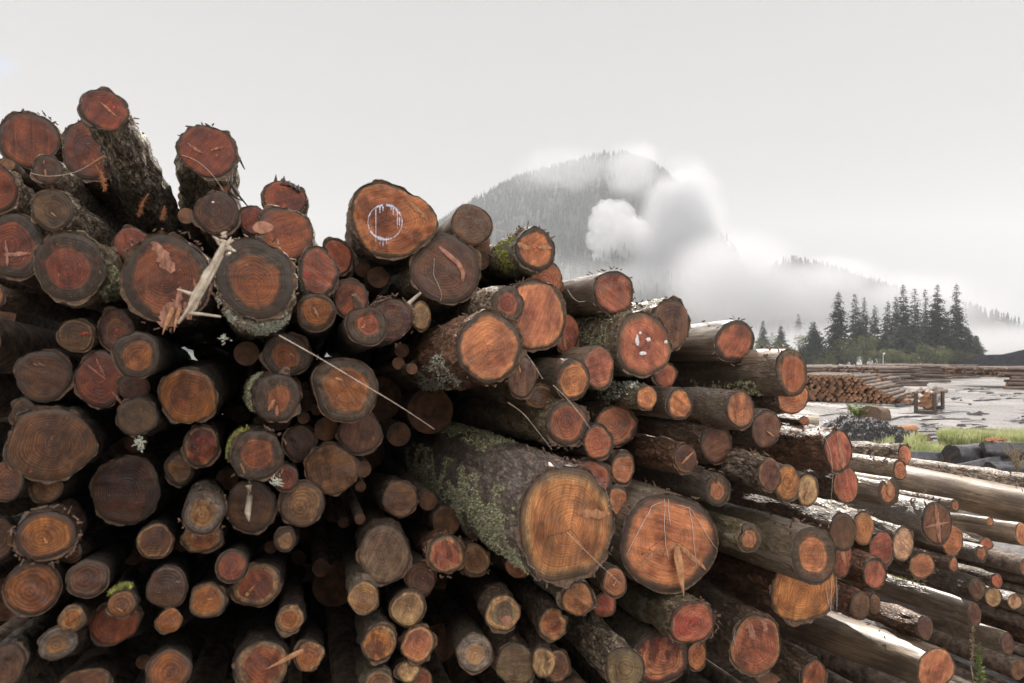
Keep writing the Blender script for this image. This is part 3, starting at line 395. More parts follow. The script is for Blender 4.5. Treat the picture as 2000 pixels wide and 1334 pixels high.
def mat_bark():
    m = NT('tree bark')
    uv = m.n('ShaderNodeTexCoord').outputs['UV']          # metres: around, along
    seed = m.attr('seed'); col = m.n('ShaderNodeObjectInfo').outputs['Color']
    lich = m.attr('lichen'); peel = m.attr('peel'); wet = m.attr('wet'); coarse = m.attr('coarse')
    off = m.n('ShaderNodeCombineXYZ'); m.put(off.inputs[0], m.math('MULTIPLY', seed, 3.3)); m.put(off.inputs[2], seed)
    q = m.vmath('ADD', uv, off.outputs[0])
    n1 = m.noise(q, 18.0, 4.0, 0.62)
    st = m.vmath('MULTIPLY', q, (1.0, 0.33, 1.0))
    n2 = m.noise(st, 55.0, 3.0, 0.6)
    dist = m.n('ShaderNodeTexNoise'); m.l(st, dist.inputs['Vector']); dist.inputs['Scale'].default_value = 14.0
    dist.inputs['Detail'].default_value = 4.0
    st2 = m.vmath('MULTIPLY', q, (1.0, 0.42, 1.0))
    sv = m.vmath('ADD', st2, m.scale(dist.outputs[1], 0.055))
    vor = m.n('ShaderNodeTexVoronoi', feature='DISTANCE_TO_EDGE'); m.l(sv, vor.inputs['Vector']); vor.inputs['Scale'].default_value = 52.0
    vf = m.n('ShaderNodeTexVoronoi', feature='F1'); m.l(sv, vf.inputs['Vector']); vf.inputs['Scale'].default_value = 52.0
    fis = m.math('ABSOLUTE', m.math('SUBTRACT', m.noise(m.vmath('MULTIPLY', q, (1.0, 0.2, 1.0)), 26.0, 4.0, 0.6), 0.5))
    crack = m.math('MULTIPLY', m.ramp(vor.outputs[0], 0.0, 0.2, 0.45, 1.0), m.ramp(fis, 0.0, 0.05))
    cell = m.n('ShaderNodeSeparateColor'); m.l(vf.outputs['Color'], cell.inputs[0])
    c = m.mix(n1, m.mix(1.0, col, (0.4, 0.38, 0.36), 'MULTIPLY'), m.mix(1.0, col, (1.5, 1.45, 1.4), 'MULTIPLY'))
    c = m.mix(m.math('MULTIPLY', coarse, 0.75), c, m.mix(cell.outputs[0], m.mix(1.0, c, (0.5, 0.45, 0.42), 'MULTIPLY'), m.mix(1.0, c, (1.8, 1.75, 1.7), 'MULTIPLY')))
    c = m.mix(m.math('MULTIPLY', coarse, m.math('SUBTRACT', 1.0, crack)), c, (0.028, 0.021, 0.016))
    # rusty inner bark showing
    rs = m.noise(m.vmath('ADD', st, (5.1, 2.2, 1.0)), 12.0, 4.0, 0.65)
    c = m.mix(m.math('MULTIPLY', m.ramp(rs, 0.60, 0.68), 0.7), c, (0.13, 0.055, 0.03))
    # lichen
    l1 = m.noise(m.vmath('ADD', q, (9.0, 4.0, 0.0)), 9.0, 5.0, 0.7)
    th = m.math('SUBTRACT', 0.80, m.math('MULTIPLY', lich, 0.34))
    lm = m.ramp(l1, th, m.math('ADD', th, 0.06))
    lc = m.mix(m.noise(q, 40.0, 2.0), (0.16, 0.17, 0.10), (0.34, 0.33, 0.27))
    c = m.mix(m.math('MULTIPLY', lm, 0.85), c, lc)
    # peeled, bare wood
    pq = m.vmath('MULTIPLY', q, (1.0, 0.16, 1.0))
    p1 = m.noise(m.vmath('ADD', pq, (2.0, 7.0, 0.0)), 6.0, 4.0, 0.6)
    pt = m.math('SUBTRACT', 0.82, m.math('MULTIPLY', peel, 0.50))
    pm = m.ramp(p1, pt, m.math('ADD', pt, 0.03))
    streak = m.noise(m.vmath('MULTIPLY', q, (1.0, 0.04, 1.0)), 60.0, 4.0, 0.6)
    pc = m.mix(m.ramp(streak, 0.3, 0.7), m.attr('bare', True), m.mix(1.0, m.attr('bare', True), (0.42, 0.34, 0.28), 'MULTIPLY'))
    pc = m.mix(m.math('MULTIPLY', m.ramp(m.noise(m.vmath('MULTIPLY', q, (1.0, .35, 1.0)), 6.0, 5.0, 0.65), 0.40, 0.62), 0.8), pc, (0.085, 0.062, 0.046))
    c = m.mix(pm, c, pc)
    rough = m.math('SUBTRACT', m.ramp(n1, 0.3, 0.7, 0.8, 0.5), m.math('MULTIPLY', wet, m.ramp(n2, 0.3, 0.65, 0.45, 0.12)), clamp=True)
    rough = m.mix(pm, m.grey(rough), m.grey(m.math('SUBTRACT', 0.6, m.math('MULTIPLY', wet, 0.2))))
    h = m.math('ADD', m.math('MULTIPLY', n2, 0.6), m.math('ADD', m.math('MULTIPLY', crack, coarse), m.math('MULTIPLY', n1, 0.8)))
    h = m.math('MULTIPLY', h, m.math('SUBTRACT', 1.0, m.math('MULTIPLY', pm, 0.85)))
    h = m.math('ADD', h, m.math('MULTIPLY', lm, 0.5))
    b_ = m.bsdf(c, rough, h, 0.85, 0.010, spec=m.math('MULTIPLY_ADD', wet, 0.6, 0.3))
    film = m.ramp(m.noise(m.vmath('MULTIPLY', q, (1.0, 0.3, 1.0)), 7.0, 4.0, 0.65), 0.36, 0.6)
    m.put(b_.inputs['Coat Weight'], m.math('MULTIPLY', m.math('MULTIPLY_ADD', wet, 0.9, 0.06), film, clamp=True)); b_.inputs['Coat Roughness'].default_value = 0.30
    bp2 = m.n('ShaderNodeBump'); bp2.inputs['Strength'].default_value = 0.35; bp2.inputs['Distance'].default_value = 0.006; m.l(h, bp2.inputs['Height']); m.l(bp2.outputs[0], b_.inputs['Coat Normal'])
    return m.mat

def mat_simple(name, c1, c2, sc=20.0, rough=0.7, bump=0.3, bd=0.01, stretch=(1, 1, 1), spec=0.4, coord='Object', rnd_amt=0.0):
    m = NT(name)
    co = m.vmath('MULTIPLY', m.n('ShaderNodeTexCoord').outputs[coord], stretch)
    n = m.noise(co, sc, 5.0, 0.62)
    c = m.mix(m.ramp(n, 0.3, 0.7), c1, c2)
    if rnd_amt:
        r = m.n('ShaderNodeObjectInfo').outputs['Random']
        c = m.mix(1.0, c, m.grey(m.math('MULTIPLY_ADD', r, rnd_amt, 1.0 - rnd_amt / 2)), 'MULTIPLY')
    m.bsdf(c, rough, n, bump, bd, spec)
    return m.mat

M_WOOD = mat_wood(); M_BARK = mat_bark()
M_INNER = mat_simple('inner bark', (0.05, 0.033, 0.022), (0.16, 0.09, 0.05), 60, 0.8)
M_SPLIT = mat_simple('torn wood', (0.30, 0.13, 0.055), (0.52, 0.27, 0.13), 25, 0.7, 0.4, 0.006, (1, 1, 1))
M_SPLITR = mat_simple('torn pink wood', (0.24, 0.095, 0.055), (0.44, 0.22, 0.145), 30, 0.7, 0.4, 0.006)
M_PALE = mat_simple('weathered splinter wood', (0.34, 0.27, 0.19), (0.62, 0.53, 0.42), 30, 0.7, 0.4, 0.006)
M_CHIP = mat_simple('bark chips', (0.05, 0.032, 0.02), (0.20, 0.12, 0.08), 50, 0.8)
def paint(name, c1, c2, lo, hi):
    m = NT(name); co = m.n('ShaderNodeTexCoord').outputs['Object']
    n = m.noise(co, 55.0, 4.0, 0.7); g = m.noise(m.vmath('MULTIPLY', co, (1, 1, .25)), 160.0, 3.0, 0.6)
    b = m.bsdf(m.mix(n, c1, c2), 0.6, g, 0.3, 0.003)
    tr = m.n('ShaderNodeBsdfTransparent'); mx = m.n('ShaderNodeMixShader')
    m.l(m.ramp(m.math('ADD', m.math('MULTIPLY', n, .6), m.math('MULTIPLY', g, .4)), lo, hi), mx.inputs[0]); m.l(tr.outputs[0], mx.inputs[1]); m.l(b.outputs[0], mx.inputs[2]); m.l(mx.outputs[0], m.out.inputs['Surface'])
    return m.mat
M_PAINT = paint('white marking paint', (0.45, 0.45, 0.55), (0.75, 0.73, 0.82), .40, .50)
M_RED = paint('red marking paint', (0.34, 0.02, 0.02), (0.60, 0.06, 0.05), .46, .62)
M_RESIN = mat_simple('dried resin', (0.55, 0.50, 0.48), (0.80, 0.76, 0.74), 90, 0.35, 0.2, 0.002)
M_MOSS = mat_simple('green moss', (0.20, 0.195, 0.09), (0.58, 0.56, 0.36), 60, 0.95, 0.5, 0.01)
M_MOSSY = mat_simple('yellow green moss', (0.14, 0.15, 0.03), (0.42, 0.42, 0.12), 60, 0.95, 0.5, 0.01)
M_LICH = mat_simple('pale lichen', (0.40, 0.42, 0.32), (0.62, 0.62, 0.52), 60, 0.95)
M_FIBRE = mat_simple('dry plant fibre', (0.40, 0.30, 0.22), (0.66, 0.55, 0.45), 40, 0.6)
M_RUST = mat_simple('dead rusty needles', (0.28, 0.10, 0.04), (0.50, 0.24, 0.11), 60, 0.8)
M_TWIG = mat_simple('dark twig', (0.02, 0.016, 0.012), (0.06, 0.045, 0.035), 60, 0.8)
M_GRAVEL = mat_simple('dark bark gravel', (0.008, 0.007, 0.008), (0.07, 0.06, 0.062), 16, 0.5, 1.0, 0.08)
M_STONE = mat_simple('pale stone', (0.20, 0.20, 0.21), (0.42, 0.42, 0.43), 12, 0.8, 0.5, 0.03)
M_POST = mat_simple('rusty steel post', (0.03, 0.024, 0.02), (0.10, 0.07, 0.055), 20, 0.6)
M_LAMP = mat_simple('lamp housing', (0.55, 0.55, 0.57), (0.75, 0.75, 0.76), 5, 0.4)
M_DRIFT = mat_simple('weathered grey log', (0.012, 0.012, 0.014), (0.085, 0.08, 0.085), 9, 0.38, 0.7, 0.03, (1, 1, 1), 0.6)
M_DRIFTEND = mat_simple('weathered log end', (0.02, 0.017, 0.016), (0.07, 0.055, 0.05), 14, 0.7, 0.6, 0.02)
M_NEEDLE = mat_simple('conifer needles', (0.012, 0.022, 0.014), (0.045, 0.062, 0.036), 0.9, 0.8, 0.0, 0.01, rnd_amt=0.5)
M_LEAF = mat_simple('broad leaves', (0.05, 0.07, 0.03), (0.17, 0.17, 0.075), 0.8, 0.8, 0.0, 0.01, rnd_amt=0.6)
M_TRUNK = mat_simple('conifer trunk', (0.03, 0.026, 0.022), (0.10, 0.085, 0.075), 3, 0.9)
M_GRASS = mat_simple('grass blades', (0.30, 0.34, 0.13), (0.58, 0.58, 0.34), 2.0, 0.6, 0.0)
M_FERN = mat_simple('bright shrub leaves', (0.10, 0.15, 0.03), (0.26, 0.31, 0.10), 3.0, 0.6, 0.0)
M_WEED = mat_simple('weed stalk', (0.12, 0.15, 0.04), (0.32, 0.34, 0.14), 20, 0.7, 0.0)
M_DRYWEED = mat_simple('dry weed', (0.14, 0.10, 0.05), (0.36, 0.29, 0.18), 20, 0.7, 0.0)
M_HILL = mat_simple('mulch hill', (0.006, 0.006, 0.009), (0.022, 0.022, 0.028), 0.9, 1.0, 0.8, 0.6, spec=0.0)
M_FARLOG = mat_simple('stacked log bark', (0.05, 0.032, 0.022), (0.24, 0.17, 0.13), 1.3, 0.6, 0.3, 0.02, (1, 1, 6), rnd_amt=0.5)
M_FAREND = mat_simple('stacked log end', (0.12, 0.05, 0.025), (0.42, 0.21, 0.10), 2.3, 0.7, 0.2, 0.01, rnd_amt=0.6)
M_FOREST = mat_simple('mountain forest', (0.012, 0.020, 0.018), (0.04, 0.055, 0.05), 0.02, 0.9, 0.0)
M_SOIL = mat_simple('forest soil', (0.02, 0.026, 0.02), (0.05, 0.06, 0.045), 0.02, 0.95, 0.0)

def translucent(mt, k=.5):
    n = mt.node_tree; b = [x for x in n.nodes if x.type == 'BSDF_PRINCIPLED'][0]; o_ = [x for x in n.nodes if x.type == 'OUTPUT_MATERIAL'][0]
    tr = n.nodes.new('ShaderNodeBsdfTranslucent'); mx = n.nodes.new('ShaderNodeMixShader'); mx.inputs[0].default_value = k
    n.links.new(b.inputs['Base Color'].links[0].from_socket, tr.inputs['Color']); n.links.new(b.outputs[0], mx.inputs[1]); n.links.new(tr.outputs[0], mx.inputs[2]); n.links.new(mx.outputs[0], o_.inputs['Surface'])
for mt in (M_GRASS, M_FERN, M_WEED, M_RUST, M_LEAF): translucent(mt)
def mat_ground():
    m = NT('wet yard mud')
    co = m.n('ShaderNodeTexCoord').outputs['Object']
    a = m.noise(co, 0.35, 6.0, 0.6); b = m.noise(m.vmath('MULTIPLY', co, (1.0, 0.35, 1.0)), 0.16, 5.0, 0.65); f = m.noise(co, 9.0, 5.0, 0.7); g = m.noise(co, 2.2, 5.0, 0.65)
    c = m.mix(m.ramp(f, 0.3, 0.7), (0.11, 0.098, 0.092), (0.31, 0.29, 0.275))
    dk = m.noise(m.vmath('MULTIPLY', co, (0.55, 1.0, 1.0)), 0.30, 7.0, 0.68)
    c = m.mix(m.math('MULTIPLY', m.ramp(dk, 0.46, 0.66), 0.85), c, m.mix(m.ramp(f, 0.3, 0.7), (0.05, 0.042, 0.038), (0.16, 0.13, 0.115)))
    c = m.mix(m.ramp(g, 0.56, 0.66), c, (0.10, 0.065, 0.045))
    tr = m.noise(m.vmath('MULTIPLY', co, (1.3, 0.12, 1.0)), 1.0, 4.0, 0.6)
    wetm = m.ramp(m.math('ADD', b, m.math('MULTIPLY', m.math('SUBTRACT', tr, 0.5), 0.5)), 0.36, 0.56)
    pud = m.ramp(a, 0.56, 0.60)
    c = m.mix(m.math('MULTIPLY', pud, wetm), c, (0.02, 0.018, 0.017))
    rough = m.math('SUBTRACT', m.ramp(f, 0.3, 0.7, 0.6, 0.4), m.math('MULTIPLY', wetm, m.math('ADD', 0.22, m.math('MULTIPLY', pud, 0.2))), clamp=True)
    h = m.math('MULTIPLY', m.math('ADD', m.math('MULTIPLY', f, 0.5), m.math('ADD', g, m.math('MULTIPLY', tr, 1.0))), m.math('SUBTRACT', 1.0, m.math('MULTIPLY', m.math('MULTIPLY', pud, wetm), 0.95)))
    m.bsdf(c, rough, h, 0.5, 0.05, spec=0.9)
    return m.mat
M_GROUND = mat_ground()

# ------------------------------------------------------------------ camera, sky, sun, air
cam = bpy.data.objects.new('camera', bpy.data.cameras.new('camera')); COL.objects.link(cam)
cam.location = CAM; cam.rotation_euler = (radians(90), 0, 0)
cd = cam.data; cd.sensor_width = 36; cd.lens = 24; cd.shift_y = 33 / 2000; cd.clip_start = 0.05; cd.clip_end = 20000
cd.dof.use_dof = True; cd.dof.focus_distance = 7.0; cd.dof.aperture_fstop = 2.6
SC.camera = cam

SUN_EL, SUN_AZ = radians(42), radians(10)      # azimuth from +Y towards +X
sl = bpy.data.lights.new('sun', 'SUN'); sl.energy = 5.0; sl.angle = radians(0.7); sl.color = (1.0, 0.93, 0.84)
so = bpy.data.objects.new('sun', sl); COL.objects.link(so)
sd = Vector((sin(SUN_AZ) * cos(SUN_EL), cos(SUN_AZ) * cos(SUN_EL), sin(SUN_EL)))
so.rotation_euler = (-sd).to_track_quat('-Z', 'Y').to_euler(); so.location = (0, 30, 40)

w = bpy.data.worlds.new('World'); SC.world = w; w.use_nodes = True
t = w.node_tree; t.nodes.clear()
def wn(ty, **kw):
    x = t.nodes.new(ty)
    for k, v in kw.items(): setattr(x, k, v)
    return x
def wm(op, a, b=0.0, clamp=False):
    x = wn('ShaderNodeMath', operation=op, use_clamp=clamp)
    for i, s in enumerate((a, b)):
        if isinstance(s, (int, float)): x.inputs[i].default_value = s
        else: t.links.new(s, x.inputs[i])
    return x.outputs[0]
sky = wn('ShaderNodeTexSky', sky_type='NISHITA'); sky.sun_disc = False; sky.sun_elevation = SUN_EL; sky.sun_rotation = SUN_AZ
tc = wn('ShaderNodeTexCoord')
nz = wn('ShaderNodeTexNoise'); t.links.new(tc.outputs['Generated'], nz.inputs['Vector']); nz.inputs['Scale'].default_value = 9; nz.inputs['Detail'].default_value = 6
sx = wn('ShaderNodeSeparateXYZ'); t.links.new(tc.outputs['Generated'], sx.inputs[0])
# overcast cloud brightness: lower in view, raised behind camera to light log ends
def sm(v, a, b, lo, hi):
    x = wn('ShaderNodeMapRange', interpolation_type='SMOOTHSTEP'); t.links.new(v, x.inputs[0])
    for i, q in enumerate((a, b, lo, hi)): x.inputs[i + 1].default_value = q
    return x.outputs[0]
SKY_VIS = 3.75
back = sm(sx.outputs[1], 0.35, -0.75, 0.0, 3.4)
rightb = sm(sx.outputs[0], -0.2, 0.9, 0.75, 1.25)
low = sm(sx.outputs[2], 0.0, 0.42, 0.7, 1.0)          # thinner glow low down where the haze itself adds light
br = wm('MULTIPLY', wm('MULTIPLY', wm('ADD', 1.0, wm('MULTIPLY', back, rightb)), low), SKY_VIS)
cc = wn('ShaderNodeCombineColor')
t.links.new(br, cc.inputs[0]); t.links.new(wm('MULTIPLY', br, 0.98), cc.inputs[1]); t.links.new(wm('MULTIPLY', br, 0.985), cc.inputs[2])
# one torn gap of blue in the cloud, high on the left
gap = wn('ShaderNodeVectorMath', operation='DISTANCE'); nrm = wn('ShaderNodeVectorMath', operation='NORMALIZE'); t.links.new(tc.outputs['Generated'], nrm.inputs[0])
t.links.new(nrm.outputs[0], gap.inputs[0]); gap.inputs[1].default_value = ray(-22, 62).normalized()
gm = wm('MULTIPLY', sm(gap.outputs['Value'], 0.052, 0.02, 0.0, 1.0), sm(nz.outputs[0], 0.47, 0.60, 0.0, 1.0))
mx = wn('ShaderNodeMix', data_type='RGBA'); t.links.new(gm, mx.inputs[0]); t.links.new(cc.outputs[0], mx.inputs[6]); t.links.new(sky.outputs[0], mx.inputs[7])
bg = wn('ShaderNodeBackground'); bg.inputs['Strength'].default_value = 0.1; t.links.new(mx.outputs[2], bg.inputs[0])
wo = wn('ShaderNodeOutputWorld'); t.links.new(bg.outputs[0], wo.inputs[0])

def volume_mat(name, col, dens, aniso=0.0):
    m = bpy.data.materials.new(name); m.use_nodes = True; n = m.node_tree; n.nodes.clear()
    o = n.nodes.new('ShaderNodeOutputMaterial'); v = n.nodes.new('ShaderNodeVolumePrincipled')
    v.inputs['Color'].default_value = col + (1,); v.inputs['Density'].default_value = dens; v.inputs['Anisotropy'].default_value = aniso
    n.links.new(v.outputs[0], o.inputs['Volume']); return m
def box(name, lo, hi, mat):
    x0, y0, z0 = lo; x1, y1, z1 = hi
    v = [Vector(p) for p in ((x0, y0, z0), (x1, y0, z0), (x1, y1, z0), (x0, y1, z0), (x0, y0, z1), (x1, y0, z1), (x1, y1, z1), (x0, y1, z1))]
    return link(name, v, [(3, 2, 1, 0), (4, 5, 6, 7), (0, 1, 5, 4), (1, 2, 6, 5), (2, 3, 7, 6), (3, 0, 4, 7)], mat, smooth=False)
HAZE = 0.00024
hz = box('haze', (-3200, -60, -3), (3200, 3100, 620), volume_mat('haze air', (0.94, 0.97, 1.0), HAZE, 0.0)); tag(hz, 'pale morning haze filling the valley', 'haze', kind='stuff')

# ------------------------------------------------------------------ logs
HEART = {'o': (0.52, 0.185, 0.075), 'r': (0.44, 0.125, 0.062), 'b': (0.26, 0.112, 0.048), 'd': (0.19, 0.082, 0.040), 't': (0.52, 0.285, 0.135), 'g': (0.20, 0.118, 0.064), 'a': (0.52, 0.200, 0.055)}
SAPC = {'k': (0.098, 0.060, 0.032), 'w': (0.46, 0.26, 0.11), 'm': (0.2, 0.1, 0.05), 'r': (0.16, 0.06, 0.04), 'n': None, 't': (0.33, 0.19, 0.09), 'g': (0.26, 0.20, 0.15)}
#        colour, lichen, peel, wet, coarse, amp, thickness, bare wood
BARK = {'r': ((0.172, 0.126, 0.098), .25, .0, .35, .8, .020, .055, (.3, .22, .15)),
        's': ((0.332, 0.276, 0.231), .45, .0, .30, 1., .022, .05, (.3, .22, .15)),
        'x': ((0.360, 0.332, 0.282), .55, .0, .45, 1., .030, .06, (.3, .22, .15)),
        'm': ((0.186, 0.157, 0.114), .75, .15, .30, .7, .022, .055, (.3, .25, .18)),
        'M': ((0.234, 0.198, 0.185), .55, .10, .45, .7, .026, .055, (.3, .25, .18)),
        'l': ((0.333, 0.281, 0.239), .75, .10, .40, .9, .028, .055, (.4, .34, .27)),
        'p': ((0.211, 0.168, 0.135), .30, .72, .55, .4, .008, .03, (.33, .27, .21)),
        'q': ((0.243, 0.177, 0.121), .15, .97, .40, .4, .010, .03, (.36, .27, .18)),
        'w': ((0.143, 0.117, 0.099), .30, .25, .95, .45, .010, .045, (.22, .19, .16)),
        'n': ((0.233, 0.124, 0.082), .40, .10, .45, .9, .024, .065, (.3, .2, .13)),
        'g': ((0.270, 0.229, 0.187), .40, .60, .30, .5, .012, .04, (.36, .30, .24))}
SPECIAL = {4: dict(k=.45, flare=1.35), 5: dict(k=.35, flare=1.1), 14: dict(k=.25), 20: dict(outline='heart', rim=.93), 62: dict(flare=1.12, L=6, rim=.80, ringk=.35, gap=.012), 33: dict(flare=1.18, rim=.88, ringk=.2),
           160: dict(ringk=.55, gap=.011, outline='lobe'), 141: dict(ringk=.5, gap=.009), 159: dict(ringk=.55, gap=.006), 115: dict(ringk=.5, gap=.009), 127: dict(ringk=.45, gap=.009),
           146: dict(saw=1.75, sawk=1), 31: dict(ringk=.25, gap=.01, rim=.93), 140: dict(ringk=.4, gap=.009), 18: dict(saw=.5), 57: dict(saw=1.3), 102: dict(saw=.45), 80: dict(notch=(1.7, .5, .42)), 65: dict(notch=(1.8, .35, .45)),
           66: dict(notch=(2.6, .5, .35)), 88: dict(notch=(1.5, .5, .3)), 12: dict(ringk=.35, gap=.012), 110: dict(notch=(.6, .4, .25)), 93: dict(notch=(.8, .6, .2)), 84: dict(L=9), 96: dict(L=8), 62.5: {}}
WETDIRT = {104: 1, 147: 1, 116: .8, 119: .6, 111: .7, 148: .6, 128: .8, 167: .7, 122: .9, 134: .3, 150: .8, 127: .5, 108: .6, 164: .9, 10: .5, 166: .6}

def frame_of(u, v, Y, vu, vv, k):
    P = at(u, v, Y); a = ray(vu, vv).normalized()
    e1 = a.cross(Vector((0, 0, 1))).normalized(); e2 = e1.cross(a).normalized()
    n = ((1 - k) * (-a) + k * (CAM - P).normalized()).normalized()
    return P, a, e1, e2, n

def outline_fn(i, rg, kind):
    ph = [rg.uniform(0, 2 * pi) for _ in range(6)]
    am = [0.0, 0.035, 0.025, 0.018, 0.012, 0.008]
    am = [x * rg.uniform(.3, 1.3) for x in am]
    sp = SPECIAL.get(i, {})
    def f(th):
        r = 1 + sum(am[q] * cos((q + 1) * th + ph[q]) for q in range(6))
        if kind == 'heart':
            d = (th - radians(62) + pi) % (2 * pi) - pi
            r = 1.0 - .10 * exp(-(d / .28) ** 2)
            d = (th - radians(128) + pi) % (2 * pi) - pi; r += .13 * exp(-(d / .42) ** 2)
            d = (th - radians(5) + pi) % (2 * pi) - pi; r += .10 * exp(-(d / .45) ** 2)
            d = (th - radians(-40) + pi) % (2 * pi) - pi; r -= .06 * exp(-(d / .4) ** 2)
            d = (th - radians(-150) + pi) % (2 * pi) - pi; r -= .07 * exp(-(d / .5) ** 2)
        elif kind == 'lobe':
            d = (th - radians(-10) + pi) % (2 * pi) - pi; r += .05 * exp(-(d / .4) ** 2)
            d = (th - radians(-45) + pi) % (2 * pi) - pi; r -= .08 * exp(-(d / .35) ** 2)
            d = (th - radians(150) + pi) % (2 * pi) - pi; r -= .05 * exp(-(d / .3) ** 2)
        if 'notch' in sp:
            th0, wd, dp = sp['notch']; d = (th - th0 + pi) % (2 * pi) - pi
            r -= dp * max(0, 1 - abs(d) / wd)
        return r
    return f

FR = {}
def shade_tone(u, v):
    # shade painted into the log colours: darkest at left, full tone at right
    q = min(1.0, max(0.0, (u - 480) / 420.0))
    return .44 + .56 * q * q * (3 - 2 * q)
def bark_shade(u, v):  # bark takes that painted shade only lower down the pile
    q = min(1.0, max(0.0, (v - 500) / 220.0)); return 1 - (1 - shade_tone(u, v)) * q * q * (3 - 2 * q)
def make_log(i, u, v, wpx, hpx, face, bark, Y, vu, vv, label):
    rg = random.Random(i * 31 + 5)
    sp = SPECIAL.get(i, {})
    P, a, e1, e2, n = frame_of(u, v, Y, vu, vv, sp.get('k', rg.uniform(-.03, .12)))
    rho = outline_fn(i, rg, sp.get('outline'))
    an = a.dot(n)
    def endpt(r1, r2, q, th, s=0.0, f=1.0):
        d = e1 * (r1 * rho(th) * q * cos(th)) + e2 * (r2 * rho(th) * q * sin(th))
        sh = -d.dot(n) / an * f
        return P + d + a * (s + sh)
    r1, r2 = wpx * Y / F / 2, hpx * Y / F / 2
    for _ in range(5):
        pj = [project(endpt(r1, r2, 1, 2 * pi * k / 24)) for k in range(24)]
        w_ = max(p[0] for p in pj) - min(p[0] for p in pj); h_ = max(p[1] for p in pj) - min(p[1] for p in pj)
        r1 *= wpx / w_; r2 *= hpx / h_
        m = sqrt(r1 * r2); r1 = min(max(r1, m * .82), m * 1.22); r2 = min(max(r2, m * .82), m * 1.22)
    R = sqrt(r1 * r2)
    FR[i] = (P, a, e1, e2, n, r1, r2, rho)
    col, lich, peel, wet, coarse, amp, thick, bare = BARK[bark]
    root = empty('log', P, label, 'log', 'logs in the big foreground pile')
    seed = rg.uniform(0, 50)
    # ---- bark body
    ns = int(min(110, max(26, hpx * .75))); L = sp.get('L', 4.6) + rg.uniform(-.3, .3)
    nk = int(min(90, max(26, hpx * .6)))
    flare = sp.get('flare', rg.uniform(1.02, 1.10))
    bx, bz = rg.uniform(-.02, .02), rg.uniform(-.02, .02)
    V, UV, Fc = [], [], []
    ci = 2 * pi * R
    tear = rg.choice([0.003, 0.006, 0.012]) * (2.2 if bark in 'xln' else 1)
    knots = [(rg.uniform(0, 2 * pi), rg.uniform(.1, 2.2), rg.uniform(.15, .3)) for _ in range(rg.randint(0, 3))]
    for j in range(nk + 1):
        s = L * (j / nk) ** 1.9
        fl = 1 + (flare - 1) * min(1, s / 1.5) + (.10 if s > 3 else 0) * (s - 3) / 2
        c_off = e1 * (bx * s * s / 4) + e2 * (bz * s * s / 4)
        for k in range(ns + 1):
            th = -pi / 2 + 2 * pi * k / ns
            tm = th if k < ns else -pi / 2
            q3 = Vector((cos(tm) * R * 1.0, sin(tm) * R * 1.0, s * .42 + i * 3.7))
            ds = amp * (noise.fractal(q3 * (9 if coarse > .6 else 5), 1.0, 2.0, 4) * .9 + .5 * noise.noise(q3 * 26))
            if coarse > .6: ds += amp * .6 * (abs(noise.noise(q3 * 17)) - .3)
            for kt, ks, kr in knots:
                dd = ((tm - kt + pi) % (2 * pi) - pi) * R; e = dd * dd + (s - ks) ** 2
                ds += R * .16 * exp(-e / (R * kr) ** 2)
            sj = s
            if j == 0: sj = tear * (noise.noise(q3 * 22) + .6 * noise.noise(q3 * 60)) + .002; ds = ds * .7
            fade = max(0.0, 1 - s / 1.0)
            rr = rho(tm) * fl
            d = e1 * ((r1 * rr + ds) * cos(tm)) + e2 * ((r2 * rr + ds) * sin(tm))
            sh = -d.dot(n) / an * fade
            V.append(d + c_off + a * (sj + sh))
            UV.append((k / ns * ci, s))
    def tk(th): return thick * (.55 + 1.1 * max(0.0, noise.noise(Vector((cos(th) * 1.3, sin(th) * 1.3, i * 2.3))) + .35 + .3 * noise.noise(Vector((cos(th) * 5, sin(th) * 5, i * 1.3)))))
    w1 = ns + 1
    for j in range(nk):
        for k in range(ns):
            Fc.append((j * w1 + k, j * w1 + k + 1, (j + 1) * w1 + k + 1, (j + 1) * w1 + k))
    b0 = len(V); mid = [0] * len(Fc)
    for k in range(ns + 1):                      # inner lip of the bark
        th = -pi / 2 + 2 * pi * k / ns
        V.append(endpt(r1, r2, 1 - tk(th) - .02, th, .012) - P); UV.append((k / ns * ci, -.03))
    for k in range(ns):
        Fc.append((b0 + k, b0 + k + 1, k + 1, k)); mid.append(1)
    b1 = len(V); V.append(sum((V[nk * w1 + k] for k in range(ns)), Vector()) / ns); UV.append((0, L))
    for k in range(ns):
        Fc.append((nk * w1 + k, nk * w1 + k + 1, b1)); mid.append(1)
    body = link('bark', V, Fc, [M_BARK, M_INNER], root, None, True, UV, mid)
    dv = rg.uniform(.75, 1.3); dv *= bark_shade(u, v) ** 1.6; body.color = (col[0] * dv, col[1] * dv, col[2] * dv * rg.uniform(.84, .98), 1)
    body['seed'] = seed; body['lichen'] = min(1.0, lich * rg.uniform(.6, 1.2)); body['peel'] = peel * rg.uniform(.9, 1.03); body['wet'] = min(1, wet * rg.uniform(.8, 1.2)) * shade_tone(u, v); body['coarse'] = coarse; body['bare'] = list(bare)
    # ---- cut face
    nq = 9 if hpx > 60 else 5
    V, UV, Fc = [P - P + a * 0.0 + n * .001], [(0, 0)], []
    ts = 1 - thick
    for j in range(1, nq + 1):
        for k in range(ns):
            th = -pi / 2 + 2 * pi * k / ns
            q = (j / nq) ** .8 * (1 - tk(th))
            p = endpt(r1, r2, q, th) - P
            sa = p.dot(e1) * sin(seed) + p.dot(e2) * cos(seed)
            rl = .004 * noise.noise(Vector((sa * 24, seed, p.dot(e1) * 4))) + .002 * noise.noise(p * 30 + Vector((seed, 0, 0)))
            if j == nq: rl -= .005
            V.append(p + n * rl); qq = (j / nq) ** .8; UV.append((qq * cos(th), qq * sin(th)))
